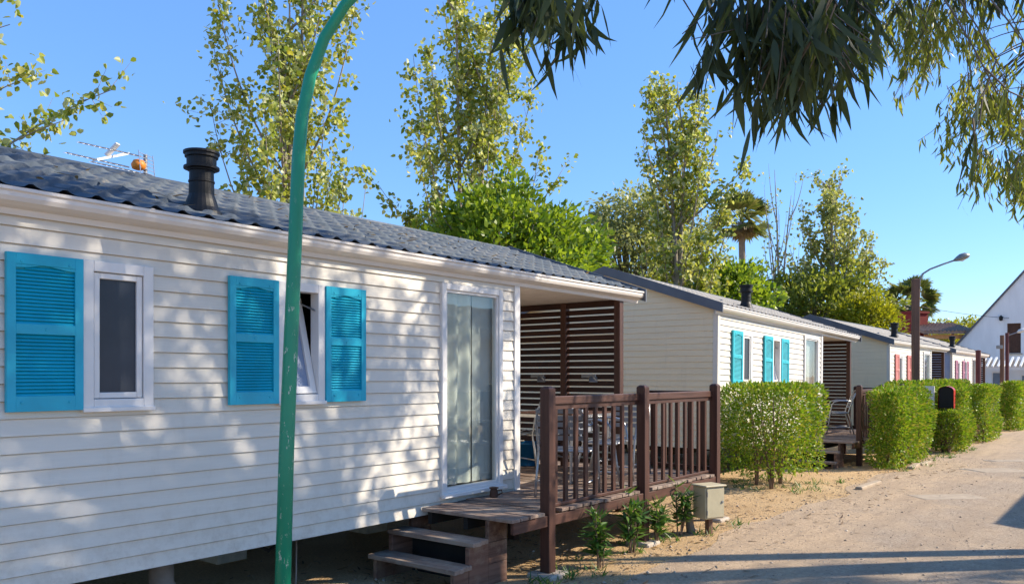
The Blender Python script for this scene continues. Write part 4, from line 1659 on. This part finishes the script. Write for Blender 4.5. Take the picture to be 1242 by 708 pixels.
gable_front(m, 0)
m.quad((0, 0, -.3), (ln, 0, -.3), (ln, 0, eh), (0, 0, eh))
m.quad((0, -2 * half, -.3), (ln, -2 * half, -.3), (ln, -2 * half, eh), (0, -2 * half, eh))
m.poly([(ln, 0, -.3), (ln, -2 * half, -.3), (ln, -2 * half, eh), (ln, -half, rh), (ln, 0, eh)])
for (a, b) in ((dk0, dk0), (dk1, dk1)):
    m.quad((0, -a, dz0), (.25, -a, dz0), (.25, -a, dz1), (0, -a, dz1))
m.quad((0, -dk0, dz0), (0, -dk1, dz0), (.25, -dk1, dz0), (.25, -dk0, dz0))
m.quad((0, -dk0, dz1), (0, -dk1, dz1), (.25, -dk1, dz1), (.25, -dk0, dz1))
m.build("wall", M_WHITEW, br)
m = MB()
for sy in (0, 1):
    ya = .18 if not sy else -2 * half - .18
    za = eh - .18 * (rh - eh) / half
    m.hexa([(-.12, ya, za + .01), (ln + .1, ya, za + .01), (ln + .1, -half, rh + .01), (-.12, -half, rh + .01),
            (-.12, ya, za + .19), (ln + .1, ya, za + .19), (ln + .1, -half, rh + .19), (-.12, -half, rh + .19)])
m.build("roof", M_ROOFD, br)
dr = MB().box(.22, .26, -dk1, -dk0, dz0, dz1).build("hatch_door", M_BROWND, br)
m = MB()
for k in range(6):
    y = -dk1 + .02 + k * .128
    m.box(.20, .218, y, y + .11, dz0 + .02, dz1 - .02)
m.build("boards", M_BROWND, dr)
MB().box(-.12, .0, -dk1 - .08, -dk0 + .08, dz0 - .10, dz0 - .01).build("sill", M_CONC, br)
ln_ = MB()
ln_.lathe([(.03, -.16), (.10, -.12), (.12, .06), (.16, .07), (.05, .17), (.02, .20)], (-.20, -2.78, 5.5), 10)
ln_.bar((-.20, -2.78, 5.7), (0, -2.78, 5.7), .03, .03)
ln_.build("wall_lantern", M_BLACK, br)

ao = px(1187, 430, 44)
ax = empty("annex", (float(ao[0]), float(ao[1]), gz(0, 44)), RZ, "low white flat-roofed annex in front of the gabled building", "building")
m = MB()
L_ = 7.5
H_ = 2.35
wins = [(.62, 1.05, .75, 1.95), (1.95, 2.35, .5, 1.80)]
ks = [0] + [q for w in wins for q in w[:2]] + [L_]
for i, (a, b) in enumerate(zip(ks[:-1], ks[1:])):
    if i % 2:
        w = wins[i // 2]
        m.quad((0, -a, -.3), (0, -b, -.3), (0, -b, w[2]), (0, -a, w[2]))
        m.quad((0, -a, w[3]), (0, -b, w[3]), (0, -b, H_), (0, -a, H_))
    else:
        m.quad((0, -a, -.3), (0, -b, -.3), (0, -b, H_), (0, -a, H_))
m.quad((0, 0, -.3), (5, 0, -.3), (5, 0, H_), (0, 0, H_))
m.quad((0, -L_, -.3), (5, -L_, -.3), (5, -L_, H_), (0, -L_, H_))
m.quad((5, 0, -.3), (5, -L_, -.3), (5, -L_, H_), (5, 0, H_))
m.build("wall", M_WHITEW, ax)
MB().box(-.15, 5.1, -L_ - .1, .1, H_ + .004, H_ + .12).build("roof", M_WHITEW, ax)
for a, b, c_, d_ in wins:
    f = MB()
    f.box(.02, .10, -b, -b + .05, c_, d_)
    f.box(.02, .10, -a - .05, -a, c_, d_)
    f.box(.02, .10, -b + .05, -a - .05, d_ - .05, d_)
    f.box(.02, .10, -b + .05, -a - .05, c_, c_ + .05)
    w = f.build("window", M_TRIM, ax)
    MB().box(.05, .06, -b + .05, -a - .05, c_ + .05, d_ - .05).build("pane", M_PANEG, w)
pg = empty("pergola", (float(ao[0]), float(ao[1]), gz(0, 44)), RZ, "white slanted-rafter pergola over the annex front", "pergola")
m = MB()
m.box(-1.5, -1.4, -L_, .1, 2.05, 2.17)
m.build("front_beam", M_WHITEW, pg)
m = MB()
m.box(-.16, -.154 + .004, -L_, .1, 2.47, 2.60)
m.box(-.30, -.20, -L_, .1, 2.50, 2.62)
m.build("rear_beam", M_WHITEW, pg)
for k in range(30):
    y = -.1 - k * .25
    MB().bar((-1.65, y, 2.22), (-.18, y - .02, 2.72), .09, .08).build("rafter", M_WHITEW, pg)
for y in (-.05, -2.6, -5.2):
    MB().box(-1.5, -1.4, y - .06, y + .04, -.2, 2.05).build("post", M_WHITEW, pg)

pa_, pb_ = px(1118, 372, 46), px(1236, 386, 54)
mid_ = (pa_ + pb_) / 2 - np.array([0, 0, .25])
o = MB().tube(bez(pa_, mid_, pb_, 12), .014, 5).build("power_cable", M_BLACK)
tag(o, "thin power cable sagging across the sky to the white gable", "cable")

# red chimney wall and pavilion
rp = px(1107, 378, 58)
o = empty("chimney_tower", (float(rp[0]), float(rp[1]), 0), R(20), "square oxblood red chimney block above the third roof", "chimney")
MB().box(-.78, .78, -.6, .6, -.2, 6.05).build("shaft", M_REDW, o)
MB().box(-.86, .86, -.68, .68, 6.052, 6.2).build("cap", M_REDW, o)
MB().lathe([(.2, 3.9), (.3, 4.2), (.42, 4.5), (.40, 4.52)], (1.3, -.5, 0), 14).build("dish", M_TRIM, o)
pp = px(1143, 405, 56)
o = empty("pavilion", (float(pp[0]), float(pp[1]), 0), R(-6), "open pavilion with brown tile roof and orange beam", "pavilion")
m = MB()
m.hexa([(-1.7, -1.3, 4.45), (1.7, -1.3, 4.45), (1.7, 2.5, 5.2), (-1.7, 2.5, 5.2), (-1.7, -1.3, 4.62), (1.7, -1.3, 4.62), (1.7, 2.5, 5.4), (-1.7, 2.5, 5.4)])
for k in range(14):
    x = -1.62 + k * .25
    m.tube([(x, -1.32, 4.63), (x, 2.5, 5.41)], .07, 6)
m.build("roof", M_TILEB, o)
MB().box(-1.6, 1.6, -1.1, -.95, 4.12, 4.40).build("beam", M_BEAM, o)
for x in (-1.5, 1.5):
    for y in (-1.09, 1.9):
        MB().box(x - .1, x + .1, y, y + .16, -.2, 4.118 if y < 0 else 4.8).build("post", M_BEAM, o)

# ------------------------------------------------------------------ covers and kerbs in the lane


def slab(label, x0, x1, y0, y1, rz, h=.013, name="drain_cover", cat="cover", group="concrete covers in the lane"):
    c = np.array([(x0 + x1) / 2, (y0 + y1) / 2])
    root = empty(name, (float(c[0]), float(c[1]), gz(0, c[1])), rz, label, cat, group)
    hx, hy = (x1 - x0) / 2, (y1 - y0) / 2
    m = MB()
    m.box(-hx, hx, -hy, hy, -.05, h)
    m.build("slab", M_SLAB, root, bevel=.012)
    f = MB()
    w = .05
    e = h - .006
    f.box(-hx - w, -hx - .006, -hy - w, hy + w, -.05, e)
    f.box(hx + .006, hx + w, -hy - w, hy + w, -.05, e)
    f.box(-hx, hx, -hy - w, -hy - .006, -.05, e)
    f.box(-hx, hx, hy + .006, hy + w, -.05, e)
    f.build("slab_rim", M_CONC, root)


slab("pale smooth concrete cover farther along the lane", 8.0, 8.85, 13.75, 14.35, R(4))
slab("worn concrete cover nearer the camera, half buried in dust", 5.45, 6.35, 10.75, 11.2, R(6), h=.009)
slab("thin pale concrete strip beyond the smooth cover", 9.45, 10.3, 15.9, 16.15, R(8), h=.018)
rng = random.Random(8)
kb = [(4.99, 11.66, .98), (7.05, 14.35, .8), (7.55, 15.0, .7)]
for k, (x, y, l) in enumerate(kb):
    lab = ("pale kerb stone lying alone on the sand", "kerb stone at the foot of the long hedge", "last kerb stone past the long hedge's front corner")[k]
    root = MB().box(0, l, -.05, .05, -.06, .045).build("kerb_stone", M_SLAB, None, bevel=.012)
    root.location = (x, y, gz(x, y))
    root.rotation_euler = (0, 0, RZ + rng.uniform(-.05, .05))
    tag(root, lab, "kerb stone", "kerb stones between sand and lane")

# ------------------------------------------------------------------ gravel and leaf litter
rng = np.random.default_rng(77)
N = 14000
ss = rng.uniform(-3, 14, N)
tt = np.where(rng.uniform(size=N) < .75, rng.uniform(1.2, 5.6, N), rng.uniform(-.2, 1.6, N))
P = np.stack([P0[0] + ss * D2[0] + tt * N2[0], P0[1] + ss * D2[1] + tt * N2[1]], 1)
r = rng.uniform(.003, .010, N) * np.where(rng.uniform(size=N) < .05, 2.4, 1)
Z = np.array([gz(p[0], p[1]) for p in P]) + .005
octa = np.array([[1, 0, 0], [0, 1, 0], [-1, 0, 0], [0, -1, 0], [0, 0, .7], [0, 0, -.5]])
sc = rng.uniform(.6, 1.3, (N, 6, 3))
V = octa[None] * sc * r[:, None, None]
V[:, :, 0] += P[:, 0:1]
V[:, :, 1] += P[:, 1:2]
V[:, :, 2] += Z[:, None]
tri = np.array([[0, 1, 4], [1, 2, 4], [2, 3, 4], [3, 0, 4], [1, 0, 5], [2, 1, 5], [3, 2, 5], [0, 3, 5]])
F = (np.arange(N) * 6)[:, None, None] + tri[None]
o = np_mesh("gravel", V.reshape(-1, 3), F.reshape(-1, 3), M_STONES)
tag(o, "loose pebbles scattered over sand and lane", kind="stuff")
N = 1500
ss = np.concatenate([rng.uniform(-2.2, 4.2, 1150), rng.uniform(4, 12, 350)])
tt = np.concatenate([rng.normal(.35, .75, 1150), rng.uniform(.2, 2.2, 350)])
C = np.stack([P0[0] + ss * D2[0] + tt * N2[0], P0[1] + ss * D2[1] + tt * N2[1], np.full(N, .012)], 1)
C[:, 2] += np.array([gz(p[0], p[1]) for p in C])
a = rng.uniform(0, 6.28, N)
A = unit(np.stack([np.cos(a), np.sin(a), rng.normal(size=N) * .15], 1))
B = unit(np.cross(A, np.array([[0, 0, 1.0]]) + rng.normal(size=(N, 3)) * .25))
nr_ = 130                                                   # some have landed on the nearest roof
rs, rv = rng.uniform(-4.0, 3.2, nr_), rng.uniform(0, 1.95, nr_)
C[:nr_, 0] = P0[0] + rs * D2[0] - rv * N2[0]
C[:nr_, 1] = P0[1] + rs * D2[1] - rv * N2[1]
C[:nr_, 2] = [roof_z(v) + .045 for v in rv]
V, F = leaves_long(C, A, B, rng.uniform(.05, .13, N), rng.uniform(.012, .026, N), rng.uniform(-.3, .3, N))
o = np_mesh("leaf_litter", V, F, M_LITTER)
tag(o, "dry fallen gum leaves on the ground by the deck", kind="stuff")


# weeds in small tufts at the foot of hedges, posts and plants
C, A = [], []
spots = [st(rng.uniform(-.2, 3.6), rng.uniform(.75, 1.35)) for _ in range(34)] + [tuple(C2 + rng.uniform(-.4, 1.4) * D2 + rng.uniform(-.1, 1.45) * N2) + (0,) for _ in range(46)] + [tuple(C2 + rng.uniform(3.4, 11) * D2 + rng.uniform(1.5, 2.0) * N2) + (0,) for _ in range(40)]
for (x, y, z) in spots:
    n = int(rng.integers(5, 16))
    hh = rng.uniform(.3, 1.0)
    C.append(np.array([x, y, gz(x, y)]) + rng.normal(size=(n, 3)) * np.array([.035, .035, 0]))
    A.append((rand_dirs(rng, n) * np.array([1, 1, .3]) + np.array([0, 0, .8])))
C = np.concatenate(C)
A = unit(np.concatenate(A))
n = len(C)
V, F = leaves_long(C, A, perp(rng, A), rng.uniform(.04, .13, n), rng.uniform(.006, .016, n), rng.uniform(-.3, .3, n))
o = np_mesh("weeds", V, F, M_YOUNG)
tag(o, "small weeds sprouting along the deck and hedges", kind="stuff")


# ------------------------------------------------------------------ the gum tree overhead
def finish_gum(root, base, tr, sprays, rng, mat, wide=1.0):
    C, A, L, hangs = [], [], [], []
    for (p, hang, lf, n) in sprays:
        p = p - base
        ntw = max(2, n // 9)
        for q in range(ntw):
            d = np.array([rng.normal() * .45, rng.normal() * .45, -1.0])
            d /= np.linalg.norm(d)
            st_ = p + rng.normal(size=3) * np.array([.06, .06, .03])
            e = st_ + d * hang * rng.uniform(.6, 1.1)
            tr.tube([st_, (st_ + e) / 2 + np.array([0, 0, -.02]), e], [.004, .003, .002], 3, False)
            m_ = max(2, n // ntw)
            us = rng.uniform(0, 1.0, m_)
            C.append(st_ + (e - st_) * us[:, None] + rng.normal(size=(m_, 3)) * .015)
            a = rand_dirs(rng, m_) * np.array([.55, .55, .3]) + np.array([0, 0, -1.0])
            A.append(a)
            L.append(lf * rng.uniform(.65, 1.2, m_))
    C = np.concatenate(C)
    A = unit(np.concatenate(A))
    L = np.concatenate(L)
    n = len(C)
    V, F = leaves_long(C, A, perp(rng, A), L, L * wide * rng.uniform(.12, .19, n), rng.uniform(-.42, .42, n))
    tr.build("trunk", M_GUMB, root, smooth=True)
    np_mesh("crown", V, F, mat, root, smooth=True)



def gum_tree():
    rng = np.random.default_rng(2024)
    base = np.array([8.2, 7.62, 0.0])
    root = empty("gum_tree", tuple(base), 0, "big gum tree whose dark hanging leaf sprays frame the top of the view", "tree")
    tr = MB()
    tr.tube(bez(np.array([0, 0, -.3]), np.array([-.1, -.1, 2.5]), np.array([-.6, -.5, 5.2]), 10), list(np.linspace(.24, .15, 10)), 14)
    fork = np.array([-.6, -.5, 5.2])
    mid0 = np.array([-.15, -.15, 3.0])
    sprays = []   # (point in world, hang length, leaf length, leaves)

    def limb(w_end, r0, start=fork, lift=.8, n=10):
        e = np.array(w_end) - base
        m_ = start * .45 + e * .55 + np.array([0, 0, lift])
        l = bez(start, m_, e, n)
        tr.tube(l, list(np.linspace(r0, .012, n)), 7)
        return l + base

    limbs = []
    # upper crown over the lane
    for k in range(60):
        y = rng.uniform(2.3, 6.8)
        x = rng.uniform(1.5, 10.0)
        z = rng.uniform(4.3, 8.2)
        lim = 1.65 + .463 * y + .95
        if abs(x / y) < .72 and z < lim:
            z = lim + rng.uniform(0, 2.0)
        l = limb((x, y, z), rng.uniform(.035, .07))
        limbs.append(l)
    for l in limbs:
        for j in range(8):
            u = rng.uniform(.45, 1.0) * (len(l) - 1.001)
            i0 = int(u)
            p = l[i0] + (l[i0 + 1] - l[i0]) * (u - i0) + rng.normal(size=3) * .28
            lim = 1.65 + .463 * p[1] + .9
            if abs(p[0] / max(.1, p[1])) < .70 and p[2] < lim:
                p[2] = lim + rng.uniform(0, .6)
            if p[1] > 8.6:
                continue
            sprays.append((p, rng.uniform(.3, .7), .14, 26))
    # visible near sprays: each hangs from a long limb that passes over the camera's view
    near = [
        # pixel x, y of the top, depth, hang, n
        (635, -30, 3.3, .24, 30), (650, -40, 3.2, .30, 40), (680, -35, 3.1, .28, 46), (705, -45, 3.2, .26, 36), (660, -20, 3.4, .20, 26),
        (838, -80, 2.9, .26, 9),
        (912, -40, 3.0, .26, 34), (935, -30, 3.1, .36, 50), (960, -20, 3.0, .46, 60), (985, -20, 3.2, .46, 60), (1008, -30, 3.2, .42, 56),
        (952, 20, 3.1, .34, 40), (972, 30, 3.0, .36, 44), (958, 55, 3.05, .26, 26), (995, 20, 3.1, .32, 40), (908, 30, 3.1, .16, 14), (868, 55, 3.2, .18, 12), (1020, -10, 3.4, .30, 44),
        (1050, -35, 5.2, .22, 14), (1085, -40, 5.6, .22, 12), (1120, -40, 5.8, .22, 12), (1160, -40, 5.6, .24, 12), (1200, -40, 5.4, .24, 14), (1240, -35, 5.0, .26, 16),
        (1200, 85, 2.7, .20, 3), (1222, 95, 2.7, .22, 4), (1185, 125, 2.7, .16, 2),
    ]
    hubs = [np.array([.35, 3.25, 3.45]), np.array([1.25, 3.1, 3.55]), np.array([2.2, 4.0, 4.0])]
    hub_lines = [limb(tuple(h), .06, lift=.9, n=14) for h in hubs]
    for (xx, yy, zz, hang, n) in near:
        p = px(xx, yy, zz) + rng.normal(size=3) * np.array([.02, .15, .01])
        h = min(hubs, key=lambda q: np.linalg.norm(q - p))
        tr.tube(bez(h - base, (h * .4 + p * .6) - base + np.array([0, 0, .18]), p - base, 8), list(np.linspace(.006, .002, 8)), 5)
        sprays.append((p, hang, .165, int(n * 1.9)))
    # heavy leaf masses out of view that keep the sun off the house front and off the near sprays
    sd = np.array([sdir.x, sdir.y, sdir.z]) / sdir.z
    nm = 0
    tries = 0
    while nm < 90 and tries < 4000:
        tries += 1
        kind = rng.uniform()
        if kind < .55:
            s_, z_ = rng.uniform(-4.6, .75), rng.uniform(.4, 2.75)
            if s_ > -.6 and rng.uniform() < .45:
                continue
            if s_ < -1.2 and z_ < 1.6 and rng.uniform() < .62:
                continue
            q = np.array(st(s_, 0, z_))
        elif kind < .72:
            s_, v_ = rng.uniform(-4.6, 1.6), rng.uniform(0, 2.0)
            q = np.array(st(s_, -v_, 2.7 + .35 * v_))
        elif kind < .82:
            q = np.array([rng.uniform(-.1, 1.6), rng.uniform(2.7, 3.6), rng.uniform(2.6, 3.3)])
        else:
            q = np.array([rng.uniform(.2, 4.2), rng.uniform(5.8, 6.8), 0.0])
        hgt = rng.uniform(4.2, 8.4) - q[2]
        if hgt < .6:
            continue
        p = q + sd * hgt
        lim = 1.65 + .463 * p[1] + .95
        if p[1] < 1.2 or p[1] > 7.75 or (abs(p[0] / p[1]) < .74 and p[2] < lim):
            continue
        nm += 1
        l = min(limbs, key=lambda l_: np.linalg.norm(l_[-1] - p))
        tr.tube(bez(l[6] - base, (l[6] * .4 + p * .6) - base + np.array([0, 0, .25]), p - base, 6), list(np.linspace(.014, .004, 6)), 4)
        for j in range(5):
            sprays.append((p + rng.normal(size=3) * .19, rng.uniform(.3, .55), .15, 34))
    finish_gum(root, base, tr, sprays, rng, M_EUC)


gum_tree()


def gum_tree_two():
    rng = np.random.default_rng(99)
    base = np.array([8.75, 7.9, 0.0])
    root = empty("gum_tree", tuple(base), 0, "second gum tree, its smaller yellow-green sprays coloured as if sunlit, at the upper right", "tree")
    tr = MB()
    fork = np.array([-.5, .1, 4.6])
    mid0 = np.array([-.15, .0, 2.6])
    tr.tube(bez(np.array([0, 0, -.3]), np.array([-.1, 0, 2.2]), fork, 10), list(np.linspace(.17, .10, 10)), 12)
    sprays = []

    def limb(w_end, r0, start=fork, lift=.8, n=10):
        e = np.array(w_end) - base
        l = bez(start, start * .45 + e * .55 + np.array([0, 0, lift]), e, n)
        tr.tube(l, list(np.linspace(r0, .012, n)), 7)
    # farther sprays on the right, sunlight put into their leaf colour
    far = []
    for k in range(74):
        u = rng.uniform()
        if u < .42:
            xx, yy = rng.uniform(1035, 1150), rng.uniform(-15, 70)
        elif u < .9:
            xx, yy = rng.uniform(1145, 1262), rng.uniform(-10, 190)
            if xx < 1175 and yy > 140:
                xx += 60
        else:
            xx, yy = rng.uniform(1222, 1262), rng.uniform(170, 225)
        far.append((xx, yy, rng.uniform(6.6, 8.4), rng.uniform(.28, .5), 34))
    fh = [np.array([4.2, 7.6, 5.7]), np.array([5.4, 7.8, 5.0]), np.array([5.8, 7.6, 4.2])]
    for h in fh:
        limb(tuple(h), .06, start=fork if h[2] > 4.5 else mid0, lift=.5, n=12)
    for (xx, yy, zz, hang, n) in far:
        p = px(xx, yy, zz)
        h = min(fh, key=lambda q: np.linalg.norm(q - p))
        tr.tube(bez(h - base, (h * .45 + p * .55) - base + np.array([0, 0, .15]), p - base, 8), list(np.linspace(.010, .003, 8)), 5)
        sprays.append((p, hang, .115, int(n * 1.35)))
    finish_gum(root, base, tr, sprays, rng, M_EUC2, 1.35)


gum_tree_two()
